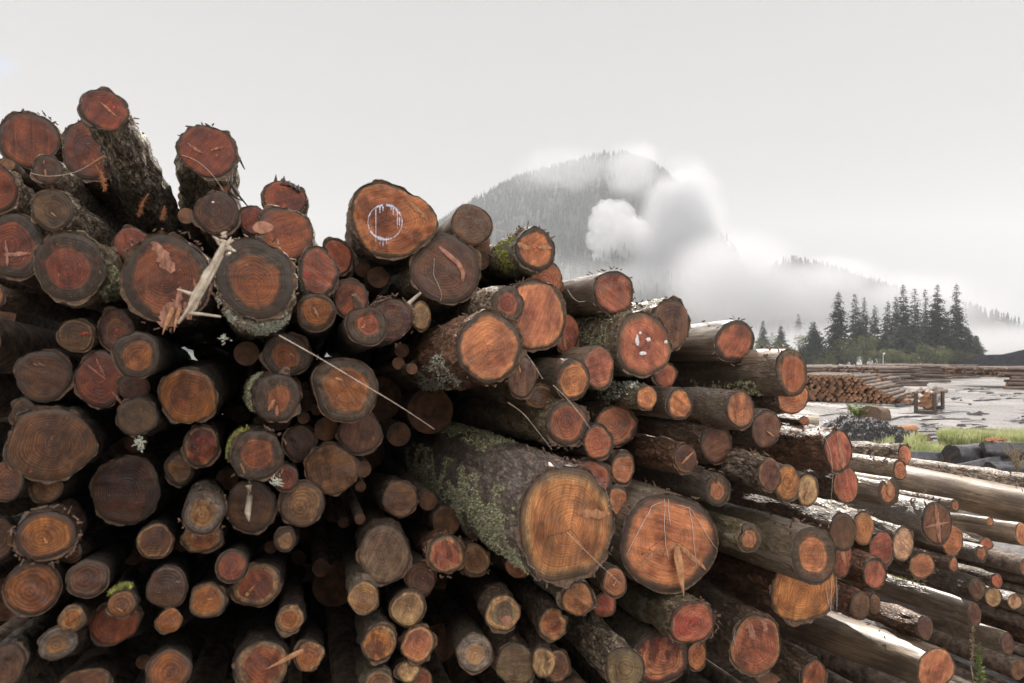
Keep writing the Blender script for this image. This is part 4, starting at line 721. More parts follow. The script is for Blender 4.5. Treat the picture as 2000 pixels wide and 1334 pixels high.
    for k in range(ns): Fc.append((0, 1 + k, 1 + (k + 1) % ns))
    for j in range(nq - 1):
        for k in range(ns):
            A = 1 + j * ns; B = A + ns
            Fc.append((A + k, B + k, B + (k + 1) % ns, A + (k + 1) % ns))
    fo = link('cut_face', V, Fc, M_WOOD, root, None, True, UV)
    h = HEART[face[0]]; sa = SAPC[face[1]] or h
    jv = rg.uniform(.85, 1.15) * shade_tone(u, v)
    SHADE_ = shade_tone(u, v); ws = (SHADE_ - .44) / .56   # ends with painted shade also get deeper colour
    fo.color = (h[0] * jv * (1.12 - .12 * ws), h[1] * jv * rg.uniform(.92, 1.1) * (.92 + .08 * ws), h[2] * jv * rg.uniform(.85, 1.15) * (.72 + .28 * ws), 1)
    sv_ = rg.uniform(.8, 1.25) * SHADE_ ** .7; fo['sap'] = [x * sv_ for x in sa]
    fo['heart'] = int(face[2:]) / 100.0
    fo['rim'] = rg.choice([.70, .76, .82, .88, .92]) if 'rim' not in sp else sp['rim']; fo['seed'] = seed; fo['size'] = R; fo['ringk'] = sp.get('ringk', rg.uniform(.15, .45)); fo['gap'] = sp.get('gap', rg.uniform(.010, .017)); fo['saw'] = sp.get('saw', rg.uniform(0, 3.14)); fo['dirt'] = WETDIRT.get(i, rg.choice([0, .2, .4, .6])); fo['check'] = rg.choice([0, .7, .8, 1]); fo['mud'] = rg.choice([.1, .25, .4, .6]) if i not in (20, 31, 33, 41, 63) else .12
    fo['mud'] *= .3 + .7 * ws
    return root

ROOT = {}
for ln in LOGS.strip().split('\n'):
    A, lab = ln.split('|'); T = A.split()
    i = int(T[0]); Yp, vu, vv = POSE[i]
    ROOT[i] = make_log(i, *[float(x) for x in T[1:5]], T[6], T[7], Yp, vu, vv, lab.strip())

# ---- details on log ends: everything in the face's own (x, y) disc
def on_face(i, x, y, lift=.004):
    P, a, e1, e2, n, r1, r2, rho = FR[i]
    d = e1 * (r1 * x) + e2 * (r2 * y)
    return d + a * (-d.dot(n) / a.dot(n)) + n * lift     # relative to the root
def strip(i, pts, wid, name, mat, lift=.004, thick=.003, taper=True):
    """ribbon with thickness along face points (x, y)"""
    P, a, e1, e2, n, r1, r2, rho = FR[i]
    mb = MB(); pp = [on_face(i, x, y, lift) for x, y in pts]; m = len(pp); R = sqrt(r1 * r2)
    vs = []
    for k, p in enumerate(pp):
        dr = (pp[min(k + 1, m - 1)] - pp[max(k - 1, 0)]).normalized(); sd_ = dr.cross(n).normalized()
        w_ = wid * R * ((.35 + .65 * sin(pi * (k + .5) / m)) if taper else 1) * (1 + .35 * noise.noise(p * 40))
        vs += [p - sd_ * w_, p + sd_ * w_, p + n * thick + sd_ * w_ * .5, p + n * thick - sd_ * w_ * .5]
    fs = []
    for k in range(m - 1):
        for q in range(4): fs.append((k * 4 + q, k * 4 + (q + 1) % 4, k * 4 + 4 + (q + 1) % 4, k * 4 + 4 + q))
    fs += [(3, 2, 1, 0), (m * 4 - 4, m * 4 - 3, m * 4 - 2, m * 4 - 1)]
    mb.add(vs, fs); return mb.build(name, mat, ROOT[i])
def blob(i, x, y, rx, ry, name, mat, lift=.003, seed=0, n_=22, rag=.35):
    P, a, e1, e2, n, r1, r2, rho = FR[i]
    vs = [on_face(i, x, y, lift + .004)]; fs = []
    for k in range(n_):
        th = 2 * pi * k / n_; q = 1 + rag * noise.noise(Vector((cos(th) * 1.7, sin(th) * 1.7, seed * 5.1))) + rag * .6 * noise.noise(Vector((cos(th) * 5, sin(th) * 5, seed)))
        vs.append(on_face(i, x + rx * q * cos(th), y + ry * q * sin(th), lift))
    for k in range(n_): fs.append((0, 1 + k, 1 + (k + 1) % n_))
    return link(name, vs, fs, mat, ROOT[i])
def shard(i, x0, y0, x1, y1, wid, lift0, lift1, name='splinter', mat=None):
    """pointed splinter standing off the face"""
    P, a, e1, e2, n, r1, r2, rho = FR[i]; R = sqrt(r1 * r2)
    A, B = on_face(i, x0, y0, lift0), on_face(i, x1, y1, lift1)
    mb = MB(); m = 6; pts = [A.lerp(B, k / m) + n * (.01 * noise.noise(A * 9 + Vector((k, 0, 0)))) for k in range(m + 1)]
    sd_ = (B - A).cross(n).normalized(); prof = [.55, .95, 1, .85, .6, .35, .05]
    vs = []
    for k, p in enumerate(pts):
        w_ = wid * R * prof[k]
        vs += [p - sd_ * w_, p - n * w_ * .35, p + sd_ * w_, p + n * w_ * .3]
    fs = [(k * 4 + q, k * 4 + (q + 1) % 4, k * 4 + 4 + (q + 1) % 4, k * 4 + 4 + q) for k in range(m) for q in range(4)] + [(3, 2, 1, 0), (m * 4, m * 4 + 1, m * 4 + 2, m * 4 + 3)]
    mb.add(vs, fs); return mb.build(name, mat or M_SPLIT, ROOT[i], smooth=False)

def face_xy(i, u, v):
    P, a, e1, e2, n, r1, r2, rho = FR[i]
    rr = ray(u, v); s = (P - CAM).dot(n) / rr.dot(n); d = CAM + rr * s - P
    return d.dot(e1) / r1, d.dot(e2) / r2
def px(i, pts): return [face_xy(i, u, v) for u, v in pts]
# white painted ring with drips on the heart shaped end
cx, cy = 752, 434
def ring_mark():
    mb = MB(); P, a, e1, e2, n, r1, r2, rho = FR[20]
    vs, fs = [], []; N_ = 72
    for k in range(N_):
        th = 2 * pi * k / N_
        wd = .9 + 2.4 * max(0, sin(th + .35)) ** 2.5 + 2.6 * max(0, cos(th + pi * .62)) ** 6 + 1.5 * noise.noise(Vector((cos(th) * 6, sin(th) * 6, 2)))
        wd = max(.3, wd)
        for rr in (33 - wd, 33 + wd * .4):
            x, y = face_xy(20, cx + rr * 1.02 * cos(th), cy - rr * 1.05 * sin(th)); vs.append(on_face(20, x, y, .004))
    for k in range(N_):
        a_, b_ = 2 * k, 2 * ((k + 1) % N_); fs.append((a_, b_, b_ + 1, a_ + 1))
    mb.add(vs, fs)
    for (u, v0, v1, wd) in ((734, 404, 472, .9), (742, 402, 416, 1.6), (748, 402, 412, 1.8), (768, 402, 420, 1.2), (776, 410, 446, 1.1), (764, 400, 410, 2), (780, 424, 440, 1.5), (748, 464, 482, 1), (742, 462, 478, .8), (755, 462, 476, 1)):
        q = [face_xy(20, u - wd, v0), face_xy(20, u + wd, v0), face_xy(20, u + wd * .5, v1), face_xy(20, u - wd * .5, v1)]
        mb.add([on_face(20, x, y, .0045) for x, y in q], [(0, 3, 2, 1)])
    mb.build('paint_mark', M_PAINT, ROOT[20], smooth=False)
ring_mark()
for i, u, v, rx, ry in ((4, 216, 207, .2, .2), (18, 600, 538, .18, .14), (103, 1340, 1222, .46, .42), (104, 1288, 1259, .14, .2), (146, 353, 786, .12, .14), (147, 389, 860, .30, .10), (153, 168, 652, .30, .12), (154, 232, 652, .25, .22)):
    x, y = face_xy(i, u, v); blob(i, x, y, rx, ry, 'paint_mark', M_RED, seed=i)
def wiggle(pts):
    out = []
    for (a_, b_), (c_, d_) in zip(pts, pts[1:]):
        for q in range(5):
            t_ = q / 5; u, v = a_ + (c_ - a_) * t_, b_ + (d_ - b_) * t_
            out.append((u + 1.6 * noise.noise(Vector((u * .11, v * .11, 3))), v + 1.6 * noise.noise(Vector((u * .11, v * .11, 8)))))
    return out + [pts[-1]]
for i, pts in ((63, [(1297, 973), (1297, 1015), (1299, 1062), (1306, 1092)]), (63, [(1304, 975), (1307, 1010), (1308, 1028)]), (63, [(1222, 1085), (1245, 1040), (1266, 1003), (1272, 988), (1292, 981)]), (63, [(1318, 985), (1345, 992), (1352, 1030), (1356, 1075), (1361, 1112)]), (63, [(1345, 990), (1372, 1030), (1380, 1045), (1400, 1072)]), (68, [(1612, 1140), (1614, 1160), (1618, 1185)]), (68, [(1624, 1130), (1622, 1160), (1621, 1200)]), (68, [(1632, 1125), (1634, 1165), (1633, 1192)]), (27, [(848, 505), (846, 535), (862, 570), (860, 590)]), (102, [(1435, 1230), (1432, 1245), (1436, 1262)])):
    strip(i, px(i, wiggle(pts)), .0062, 'resin_drip', M_RESIN, thick=.002)
for i, u, v, rx, ry in ((41, 1244, 665, .07, .16), (41, 1266, 663, .08, .06), (41, 1255, 690, .12, .06), (41, 1300, 668, .06, .05), (41, 1250, 650, .05, .04), (6, 416, 395, .06, .04)):
    x, y = face_xy(i, u, v); blob(i, x, y, rx, ry, 'bare_fleck', M_RESIN, seed=i + u)
x, y = face_xy(16, 513, 444); blob(16, x, y, .34, .22, 'knot', M_SPLITR, seed=3, rag=.2)
x, y = face_xy(114, 990, 1212); blob(114, x, y, .3, .25, 'bare_fleck', M_SPLITR, seed=9)
strip(27, px(27, [(857, 482), (875, 498), (895, 515), (905, 535), (902, 552)]), .09, 'gouge', M_SPLITR, .002, .002)
# torn slabs (flush) and splinters (standing off)
def slab(i, p0, p1, wid, mat, lift=.003):
    """ragged torn patch lying on the face from photo point p0 to p1, wid in px"""
    rg = random.Random(int(p0[0] * 7 + p1[1])); mb = MB(); P, a, e1, e2, n, r1, r2, rho = FR[i]
    L_ = max(1e-3, sqrt((p1[0] - p0[0]) ** 2 + (p1[1] - p0[1]) ** 2)); dx, dy = (p1[0] - p0[0]) / L_, (p1[1] - p0[1]) / L_
    K = 12; A, B = [], []
    for k in range(K + 1):
        t_ = k / K; w_ = wid / 2 * (sin(pi * min(1, t_ * .9 + .06)) ** .6) * (1 + rg.uniform(-.3, .3))
        u, v = p0[0] + dx * L_ * t_, p0[1] + dy * L_ * t_; o_ = rg.uniform(-.12, .12) * wid
        for lst, sg in ((A, 1), (B, -1)):
            x, y = face_xy(i, u - dy * (w_ * sg + o_), v + dx * (w_ * sg + o_)); lst.append(on_face(i, x, y, lift + rg.uniform(-.002, .002)))
    mid = [(p + q) / 2 + n * rg.uniform(.001, .006) for p, q in zip(A, B)]
    vs = A + mid + B; m_ = K + 1
    fs = [(k, k + 1, m_ + k + 1, m_ + k) for k in range(K)] + [(m_ + k, m_ + k + 1, 2 * m_ + k + 1, 2 * m_ + k) for k in range(K)]
    mb.add(vs, fs); return mb.build('torn_patch', mat, ROOT[i])
M_T1 = mat_simple('torn patch pink', (0.16, 0.06, 0.035), (0.42, 0.205, 0.13), 70, 0.65, 0.6, 0.004, (1, 1, .25))
M_T2 = mat_simple('torn patch tan', (0.24, 0.10, 0.045), (0.46, 0.22, 0.11), 70, 0.65, 0.6, 0.004, (1, 1, .25))
for i, a0, a1, wd in ((12, (338, 532), (298, 472), 26), (12, (346, 588), (318, 640), 42), (12, (352, 560), (345, 625), 14), (12, (360, 590), (372, 625), 14), (12, (392, 596), (378, 545), 7),
        (62, (1128, 1004), (1190, 1004), 16), (9, (8, 498), (60, 495), 8), (9, (12, 470), (15, 520), 6),
        (63, (1322, 1062), (1378, 1112), 9), (63, (1322, 1060), (1296, 1085), 8), (63, (1245, 1110), (1290, 1068), 8), (78, (1836, 1060), (1826, 984), 7), (78, (1806, 1030), (1852, 1020), 5), (52, (1646, 915), (1634, 842), 8), (5, (394, 300), (366, 280), 5), (5, (412, 294), (436, 287), 5),
        (53, (1330, 906), (1354, 882), 4), (157, (165, 708), (208, 742), 4), (157, (188, 700), (205, 735), 4), (157, (220, 765), (240, 790), 6), (29, (1010, 476), (1036, 486), 12), (29, (1078, 484), (1050, 484), 8), (56, (1572, 978), (1580, 956), 6),
        (80, (1738, 968), (1735, 938), 11), (102, (1462, 1215), (1472, 1250), 14), (102, (1488, 1210), (1496, 1234), 10), (38, (1105, 684), (1100, 652), 5), (141, (470, 905), (478, 925), 4), (140, (524, 802), (536, 780), 8), (140, (541, 812), (541, 792), 6), (69, (1640, 1060), (1650, 1100), 8), (2, (88, 330), (90, 345), 3), (4, (196, 200), (228, 228), 4), (20, (800, 395), (835, 430), 8), (22, (612, 600), (622, 620), 5)):
    slab(i, a0, a1, wd, M_T1 if i in (12, 157, 78, 52, 5, 102, 9, 10) else M_T2)
for i, a0, a1, wd, l0, l1 in ((63, (1318, 1066), (1327, 1160), .085, .02, .05), (134, (478, 1166), (499, 1141), .07, .012, .03), (138, (590, 1265), (520, 1306), .09, .08, .02), (111, (1085, 1281), (1066, 1291), .10, .012, .03), (12, (340, 600), (322, 655), .05, .02, .06), (12, (352, 600), (345, 650), .04, .02, .07),
        (8, (100, 415), (112, 425), .03, .003, .006), (143, (566, 690), (576, 697), .04, .004, .008), (142, (655, 738), (672, 744), .04, .004, .008), (49, (1510, 852), (1494, 840), .05, .003, .008), (172, (240, 1195), (228, 1186), .04, .003, .006), (107, (1196, 1146), (1204, 1132), .06, .003, .006), (35, (1016, 728), (1012, 712), .06, .004, .01), (135, (405, 1170), (418, 1170), .04, .003, .006), (166, (92, 1062), (86, 1050), .05, .003, .008), (24, (706, 642), (714, 632), .06, .003, .006)):
    s0, s1 = face_xy(i, *a0), face_xy(i, *a1)
    shard(i, *s0, *s1, wd, l0, l1, 'splinter', M_SPLIT)
# spikes of the torn top log
P15, *_ = FR[15]
for du, dv, hh in ((-18, -30, 26), (-6, -33, 16), (-2, -33, 20), (8, -32, 12), (18, -28, 10), (26, -22, 14), (-28, -22, 10)):
    A = at(556 + du, 388 + dv + 8, POSE[15][0]) - P15; B = at(556 + du + 1, 388 + dv - hh + 8, POSE[15][0] + .02) - P15
    mb = MB(); mb.tube([A, A.lerp(B, .5), B], [.014, .010, .001], 5); mb.build('splinter', M_TWIG, ROOT[15], smooth=False)
# twig stubs on the tilted log
for pts in (((462, 300), (470, 315), (478, 331)), ((452, 362), (468, 384), (489, 409)), ((446, 372), (460, 386), (472, 392))):
    P5 = FR[5][0]; q = [at(u, v, POSE[5][0] + .12) - P5 for u, v in pts]
    mb = MB(); mb.tube(q, [.010, .007, .003], 6); mb.build('twig_stub', M_TWIG, ROOT[5])
# other branch stubs on bark
def stub(i, s, th, ln, r, mat=None):
    P, a, e1, e2, n, r1, r2, rho = FR[i]
    d = e1 * cos(th) + e2 * sin(th); b = a * s + e1 * (r1 * cos(th) * .95) + e2 * (r2 * sin(th) * .95)
    tip = b + d * ln - a * ln * .5
    mb = MB(); mb.tube([b, b.lerp(tip, .5) + d * .004, tip], [r * 1.4, r, r * .8], 8); mb.build('branch_stub', mat or M_CHIP, ROOT[i])
for args in ((24, .05, 1.9, .07, .02), (25, .03, .75, .10, .010, M_FIBRE), (33, .5, 1.35, .03, .03, M_PALE), (140, .08, 1.2, .03, .02), (83, .3, 1.4, .03, .01), (99, .35, 1.4, .02, .035), (99, .8, 1.1, .02, .03), (43, .25, 1.3, .025, .02), (52, .4, 1.4, .02, .02), (8, .25, 1.5, .03, .02), (67, .15, 1.5, .02, .02), (10, .3, .7, .03, .02), (84, 1.8, 1.3, .03, .03), (95, .5, 1.4, .02, .02)):
    stub(*args)

# loose bark chips and flakes lying on tops (parts that ride on their log)
def chips(i, s0, s1, th0, th1, cnt, size, name='loose_bark', mat=None, up=True):
    P, a, e1, e2, n, r1, r2, rho = FR[i]; rg = random.Random(i * 7 + cnt); mb = MB()
    for _ in range(cnt):
        s = rg.uniform(s0, s1); th = rg.uniform(th0, th1)
        d = e1 * cos(th) + e2 * sin(th); c = a * s + e1 * (r1 * cos(th)) + e2 * (r2 * sin(th)) + d * .008
        tdir = (a * rg.uniform(-1, 1) + d.cross(a) * rg.uniform(-1, 1) + d * rg.uniform(0, .8)).normalized(); o_ = tdir.cross(d).normalized()
        l_, w_ = size * rg.uniform(.5, 1.6), size * rg.uniform(.2, .5)
        v0 = [c - tdir * l_ * .3 - o_ * w_, c - tdir * l_ * .3 + o_ * w_ * .7, c + tdir * l_ + o_ * w_ * .3, c + tdir * l_ * .8 - o_ * w_ * .5]
        mb.add(v0 + [p + d * .006 for p in v0], [(0, 1, 2, 3), (7, 6, 5, 4), (0, 4, 5, 1), (1, 5, 6, 2), (2, 6, 7, 3), (3, 7, 4, 0)])
    return tag(mb.build(name, mat or M_CHIP, ROOT[i], smooth=False), kind='stuff')
for i, s1, cnt, sz in ((29, .35, 26, .028), (40, .5, 22, .022), (41, .5, 16, .02), (43, .6, 24, .02), (52, .6, 24, .02), (39, .5, 12, .02), (42, .5, 10, .02), (62, .9, 40, .022), (33, .7, 30, .02), (60, .9, 26, .02), (67, .6, 16, .02), (65, .4, 14, .02), (96, 1.2, 40, .03), (84, 2.5, 26, .03), (85, 2.5, 26, .03), (71, .3, 16, .02), (78, .4, 18, .025), (4, .8, 24, .018), (32, .5, 14, .018), (48, .5, 12, .018), (14, .3, 14, .02), (1, .1, 16, .02), (3, .1, 16, .02), (5, .1, 16, .02), (25, .1, 14, .02), (50, .1, 12, .02), (31, .2, 12, .018), (63, .5, 26, .024), (54, .4, 12, .02), (81, .3, 8, .02), (82, .5, 10, .02), (99, .9, 10, .02), (68, .6, 24, .02)):
    chips(i, -.005, s1, .5, 2.6, cnt, sz)
# shaggy bark fringe hanging round some ends
for i, cnt in ((12, 26), (14, 24), (25, 20), (103, 30), (166, 34), (116, 18), (117, 18), (60, 22), (33, 14), (39, 26), (42, 12), (186, 20), (128, 16), (141, 14), (62, 18), (77, 20)):
    chips(i, -.012, .02, 0, 2 * pi, cnt, .016 if FR[i][5] > .1 else .011, 'bark_fringe')
# moss and lichen
def moss(i, s0, s1, th0, th1, cnt, size, name, mat):
    P, a, e1, e2, n, r1, r2, rho = FR[i]; rg = random.Random(i * 13 + 1); mb = MB()
    fl = SPECIAL.get(i, {}).get('flare', 1.05)
    k = 0; tries = 0
    while k < cnt and tries < cnt * 8:
        tries += 1
        s = rg.uniform(s0, s1); th = rg.uniform(th0, th1)
        e = min((th - th0), (th1 - th)) / (th1 - th0) * 2
        if noise.noise(Vector((s * 5.0, th * 2.2, i))) + .35 * noise.noise(Vector((s * 22, th * 9, i))) + e * .7 < .18: continue
        k += 1
        d = e1 * cos(th) + e2 * sin(th); f = 1 + (fl - 1) * min(1, s / 1.5)
        c = a * s + e1 * (r1 * f * rho(th) * cos(th)) + e2 * (r2 * f * rho(th) * sin(th)) + d * rg.uniform(-.004, .007)
        for _ in range(4):
            t_ = Vector((rg.gauss(0, 1), rg.gauss(0, 1), rg.gauss(0, 1))).normalized(); o_ = (d * .6 + t_).normalized(); sd_ = o_.cross(t_).normalized()
            z = size * rg.uniform(.5, 1.4); b = c + t_ * size * .9
            mb.add([b - sd_ * z * .5, b + sd_ * z * .5, b + o_ * z * 1.2], [(0, 1, 2)])
    return tag(mb.build(name, mat, ROOT[i], smooth=False), kind='stuff')
moss(62, .03, 2.6, radians(150), radians(232), 6500, .0075, 'moss', M_MOSS)
moss(62, .8, 2.8, radians(70), radians(125), 2600, .0075, 'moss', M_MOSS)
moss(62, .05, 2.4, radians(165), radians(225), 1600, .007, 'lichen', M_LICH)
moss(172, .02, .5, radians(60), radians(150), 500, .008, 'moss', M_MOSSY)
moss(141, .05, .6, radians(105), radians(200), 1000, .007, 'moss', M_MOSSY)
moss(140, .1, .8, radians(110), radians(210), 1000, .007, 'moss', M_MOSS)
moss(60, .1, 2.2, radians(60), radians(130), 1800, .007, 'moss', M_MOSS)
moss(33, .2, 1.3, radians(185), radians(260), 1100, .007, 'lichen', M_LICH)
moss(29, .1, .5, radians(130), radians(240), 800, .007, 'moss', M_MOSSY)
moss(46, .05, .5, radians(60), radians(220), 260, .010, 'lichen', M_LICH)
moss(10, .05, .6, radians(-60), radians(20), 900, .007, 'moss', M_MOSS)
moss(14, .03, .5, radians(200), radians(340), 900, .007, 'lichen', M_LICH)
moss(43, .2, .9, radians(200), radians(260), 240, .012, 'moss', M_MOSS)
moss(41, .1, 1.0, radians(60), radians(200), 900, .007, 'moss', M_MOSS)
moss(95, .4, 1.0, radians(70), radians(110), 60, .012, 'moss', M_MOSSY)
def tuft(i, u, v, sz, cnt, name, mat):
    P = FR[i][0]; rg = random.Random(u); mb = MB()
    for _ in range(cnt):
        c = at(u + rg.gauss(0, sz), v + rg.gauss(0, sz), POSE[i][0] + .01) - P
        t_ = Vector((rg.gauss(0, 1), rg.gauss(0, .4), rg.gauss(0, 1))).normalized() * rg.uniform(.008, .022)
        mb.tube([c, c + t_ * .6 + Vector((0, 0, -.003)), c + t_], [.0025, .002, .0008], 4)
    tag(mb.build(name, mat, ROOT[i], smooth=False), kind='stuff')
tuft(141, 541, 940, 4.5, 40, 'lichen_tuft', M_LICH)
tuft(159, 272, 862, 5, 34, 'bark_flake', M_LICH)
tuft(159, 275, 874, 3, 10, 'bark_flake', M_LICH)
tuft(14, 437, 660, 3.5, 16, 'bark_flake', M_LICH)
P = FR[141][0]; q = [at(u, v, POSE[141][0] - .01) - P for u, v in ((486, 948), (488, 970), (484, 1000), (487, 1026))]
mb = MB(); mb.tube(q, [.014, .012, .013, .002], 6); mb.build('bark_strip', M_PALE, ROOT[141])

# ---- dark logs seen only in the gaps
mb = MB(); fa = ray(600, 760).normalized()
for u, v, Y, R in FILL:
    P = at(u, v, Y); mb.tube([P + fa * s for s in (0, .02, .6, 1.4, 2.6, 3.9)], [R * .97, R, R, R, R, R], 18, mi=0, capmi=1)
for k in range(22):                       # a cross row closing the back of the pile
    z = -.75 + (k // 2) * .30; y = 8.6 + (k % 2) * .3
    q = [Vector((x, y + .05 * noise.noise(Vector((x * .4, z, k))), z + .04 * noise.noise(Vector((x * .5, k, 2))))) for x in (-8, -6, -4, -2, -.5, .6 + .4 * (k % 3))]
    mb.tube(q, [.19 + .03 * noise.noise(Vector((k, 1.5, 2)))] * 6, 12, mi=0, capmi=1)
o = mb.build('gap_logs', [mat_simple('gap log bark', (0.06, 0.045, 0.035), (0.26, 0.19, 0.14), 14, 0.7, 0.8, 0.03), mat_simple('gap log end', (0.06, 0.030, 0.016), (0.22, 0.10, 0.048), 13, 0.75)])
tag(o, 'dim log ends deep in the gaps of the pile', 'logs', kind='stuff')

# ------------------------------------------------------------------ ground
def gh(x, y):
    if y < -1:  # unseen bank added behind the camera to shade the lower left logs
        q = min(1, (-y - 1) / 3.0); q = q * q * (3 - 2 * q); l_ = min(1, max(0, (7 - x) / 9))
        return q * (1.3 + 3.2 * l_) * (1 if x > -40 else .3)
    if 1.0 < y < 10: 
        q = min(1, (y - 1) / 2, (10 - y) / 2.5); return -.95 * q * q * (3 - 2 * q)
    z = .10 * noise.noise(Vector((x * .09, y * .09, 3))) + .04 * noise.noise(Vector((x * .5, y * .5, 9)))
    return z * min(1, max(0, (y - 10) / 8))
V, Fc = [], []
xs = [-3000, -1500, -700, -300, -120, -60, -30] + [x * 1.0 for x in range(-16, 61)] + [70, 90, 120, 200, 400, 800, 1600, 3000]
ys = [-50, -20, -12, -8, -6, -5, -4, -3.4, -2.8, -2.2, -1.6, -1] + [y * 1.0 for y in range(0, 71)] + [76, 84, 95, 110, 130, 160, 200, 260, 400, 700, 1300, 2200, 3050]
for y in ys:
    for x in xs: V.append(Vector((x, y, gh(x, y) if (-45 < x < 70 and y < 80) else 0)))
nx = len(xs)
for j in range(len(ys) - 1):
    for k in range(nx - 1): Fc.append((j * nx + k, j * nx + k + 1, (j + 1) * nx + k + 1, (j + 1) * nx + k))
tag(link('ground', V, Fc, M_GROUND), 'wet muddy ground of the log yard', kind='structure')

# ------------------------------------------------------------------ yard logs
def plain_log(P, a, R, L, mats, label, group, n_=16, seed=0, rings=8, amp=.03, cat='log', taper=.96):
    root = empty('log', P, label, cat, group)
    e1 = a.cross(Vector((0, 0, 1))).normalized(); e2 = e1.cross(a).normalized()
    V, Fc = [], []
    for j in range(rings + 1):
        s = L * j / rings
        for k in range(n_):
            th = 2 * pi * k / n_
            r = R * (taper + (1 - taper) * j / rings) * (1 + amp * 3 * noise.noise(Vector((cos(th) * 1.4, sin(th) * 1.4, s * .8 + seed))) + amp * noise.noise(Vector((cos(th) * 6, sin(th) * 6, s * 2 + seed))))
            V.append(a * s + (e1 * cos(th) + e2 * sin(th)) * r)
    for j in range(rings):
        for k in range(n_): Fc.append((j * n_ + k, j * n_ + (k + 1) % n_, (j + 1) * n_ + (k + 1) % n_, (j + 1) * n_ + k))
    Fc.append(tuple(range(rings * n_, rings * n_ + n_)))
    link('bark', V, Fc, mats[0], root)
    c = [v - a * .004 for v in V[:n_]]
    link('cut_face', c + [-a * .006], [(n_, (k + 1) % n_, k) for k in range(n_)], mats[1], root, smooth=False)
    return root
# nearer stack with its round ends towards us; the nearer half as single logs, the rest goes into the mass of far logs
r2_ = random.Random(5)
axA = Vector((.60, .80, .004)).normalized(); rightA = Vector((.80, -.60, 0))
protos = []; cnt = 0; REST = []
A0 = at(1566, 783, 40.5); A0.z = 0
for c in range(19):
    rows_ = 9 if c < 12 else max(3, 9 - (c - 11))
    for row in range(rows_):
        P = A0 + rightA * ((c + .5 * (row % 2)) * .255 + r2_.uniform(-.04, .04)) + Vector((0, 0, .12 + row * .165 + r2_.uniform(-.03, .03))) + axA * r2_.uniform(-.25, .25)
        R = r2_.uniform(.085, .135)
        if c < 8 or (c < 11 and row > 4):
            REST.append((P, R)); continue
        if len(protos) < 5:
            o = plain_log(P, axA, .12, 6.5, (M_FARLOG, M_FAREND), 'round log end in the stack beyond the pile, left of the wet yard', 'logs stacked beyond the pile', 12, len(protos), 5)
            protos.append(o)
        else:
            o = copy_tree(protos[cnt % 5]); o.location = P
            o.scale = (R / .12, R / .12, R / .12); o.rotation_euler = (0, 0, r2_.uniform(-.05, .05))
        cnt += 1
# loose logs slid off the right end of that stack
pb = None
for k in range(16):
    P = A0 + rightA * (4.75 + r2_.uniform(0, 1.5)) + axA * r2_.uniform(-.6, 5.0) + Vector((0, 0, r2_.choice([.12, .12, .3, .48])))
    if pb is None:
        pb = o = plain_log(P, axA, .12, 6.0, (M_FARLOG, M_FAREND), 'loose log slid off the right side of the stack beyond the pile', 'loose logs beside the far stack', 12, 40, 6)
    else:
        o = copy_tree(pb); o.location = P; q = r2_.uniform(.8, 1.35); o.scale = (q, q * r2_.uniform(.7, 1.0), q); o.rotation_euler = (r2_.uniform(-.02, .02), 0, r2_.uniform(-.22, .10))
# farther stacks, one mass of logs
mb = MB(); r3 = random.Random(11)
def far_stack(u0, u1, vtop, vbot, Y, depth, dia, jag=.4, ax=None):
    x0, x1 = (u0 - 1000) / F * Y, (u1 - 1000) / F * Y
    hgt = (vbot - vtop) / F * Y; z0 = EYE - (vbot - 700) / F * Y
    ny = max(2, int(depth / dia / 1.6)); nz_ = max(2, int(hgt / dia))
    for zi in range(nz_):
        for yi in range(ny if zi >= nz_ - 2 else 2):
            x = x0 + r3.uniform(-jag, jag)
            while x < x1 - 1.5:
                L = min(r3.uniform(5, 9), x1 - x + r3.uniform(-.4, .6)); r = dia / 2 * r3.uniform(.7, 1.15)
                p = Vector((x, Y + yi * dia * 1.4 + r3.uniform(-.1, .1) + zi * .12, z0 + (zi + .5) * dia * .98 + r3.uniform(-.06, .06)))
                q = p + Vector((L, r3.uniform(-.5, .5), r3.uniform(-.12, .12)))
                mb.tube([p, p.lerp(q, .5), q], [r, r, r * .9], 7, True, 0, 1); x += L + r3.uniform(.1, .5)
def end_stack(P0, rdir, ax, cols, rows_, dia, L):
    for c in range(cols):
        for row in range(max(1, int(rows_ * r3.uniform(.75, 1.1)))):
            P = P0 + rdir * (c * dia * 1.03) + Vector((0, 0, dia / 2 + row * dia * .86)) + ax * r3.uniform(-.4, .4); r = dia / 2 * r3.uniform(.7, 1.1)
            q = P + ax * (L * r3.uniform(.85, 1.1)) + Vector((r3.uniform(-.4, .4), 0, 0)); mb.tube([P, P.lerp(q, .5), q], [r, r, r * .9], 8, True, 0, 1)
for P, R in REST:
    q = P + axA * 6.4; mb.tube([P, P.lerp(q, .5), q], [R, R, R * .95], 10, True, 0, 1)
g0 = lambda u, Y: Vector(((u - 1000) / F * Y, Y, 0))
end_stack(g0(1652, 57), rightA, axA, 12, 5, .26, 7)
end_stack(g0(1600, 66), rightA, axA, 14, 4, .26, 8)
end_stack(g0(1560, 52), rightA, axA, 14, 5, .26, 8)
far_stack(1716, 1800, 712, 755, 62, 12, .30)
far_stack(1790, 1856, 711, 748, 72, 14, .32)
far_stack(1845, 1912, 712, 740, 84, 16, .34)
far_stack(1905, 2120, 715, 738, 92, 16, .36)
far_stack(1972, 2150, 718, 761, 56, 10, .30)
far_stack(1578, 1730, 714, 742, 84, 30, .34)
far_stack(1600, 1790, 712, 730, 120, 10, .36)
o = mb.build('stacked_logs', [M_FARLOG, M_FAREND]); tag(o, 'long low stacks of logs across the far yard', 'logs', kind='stuff')
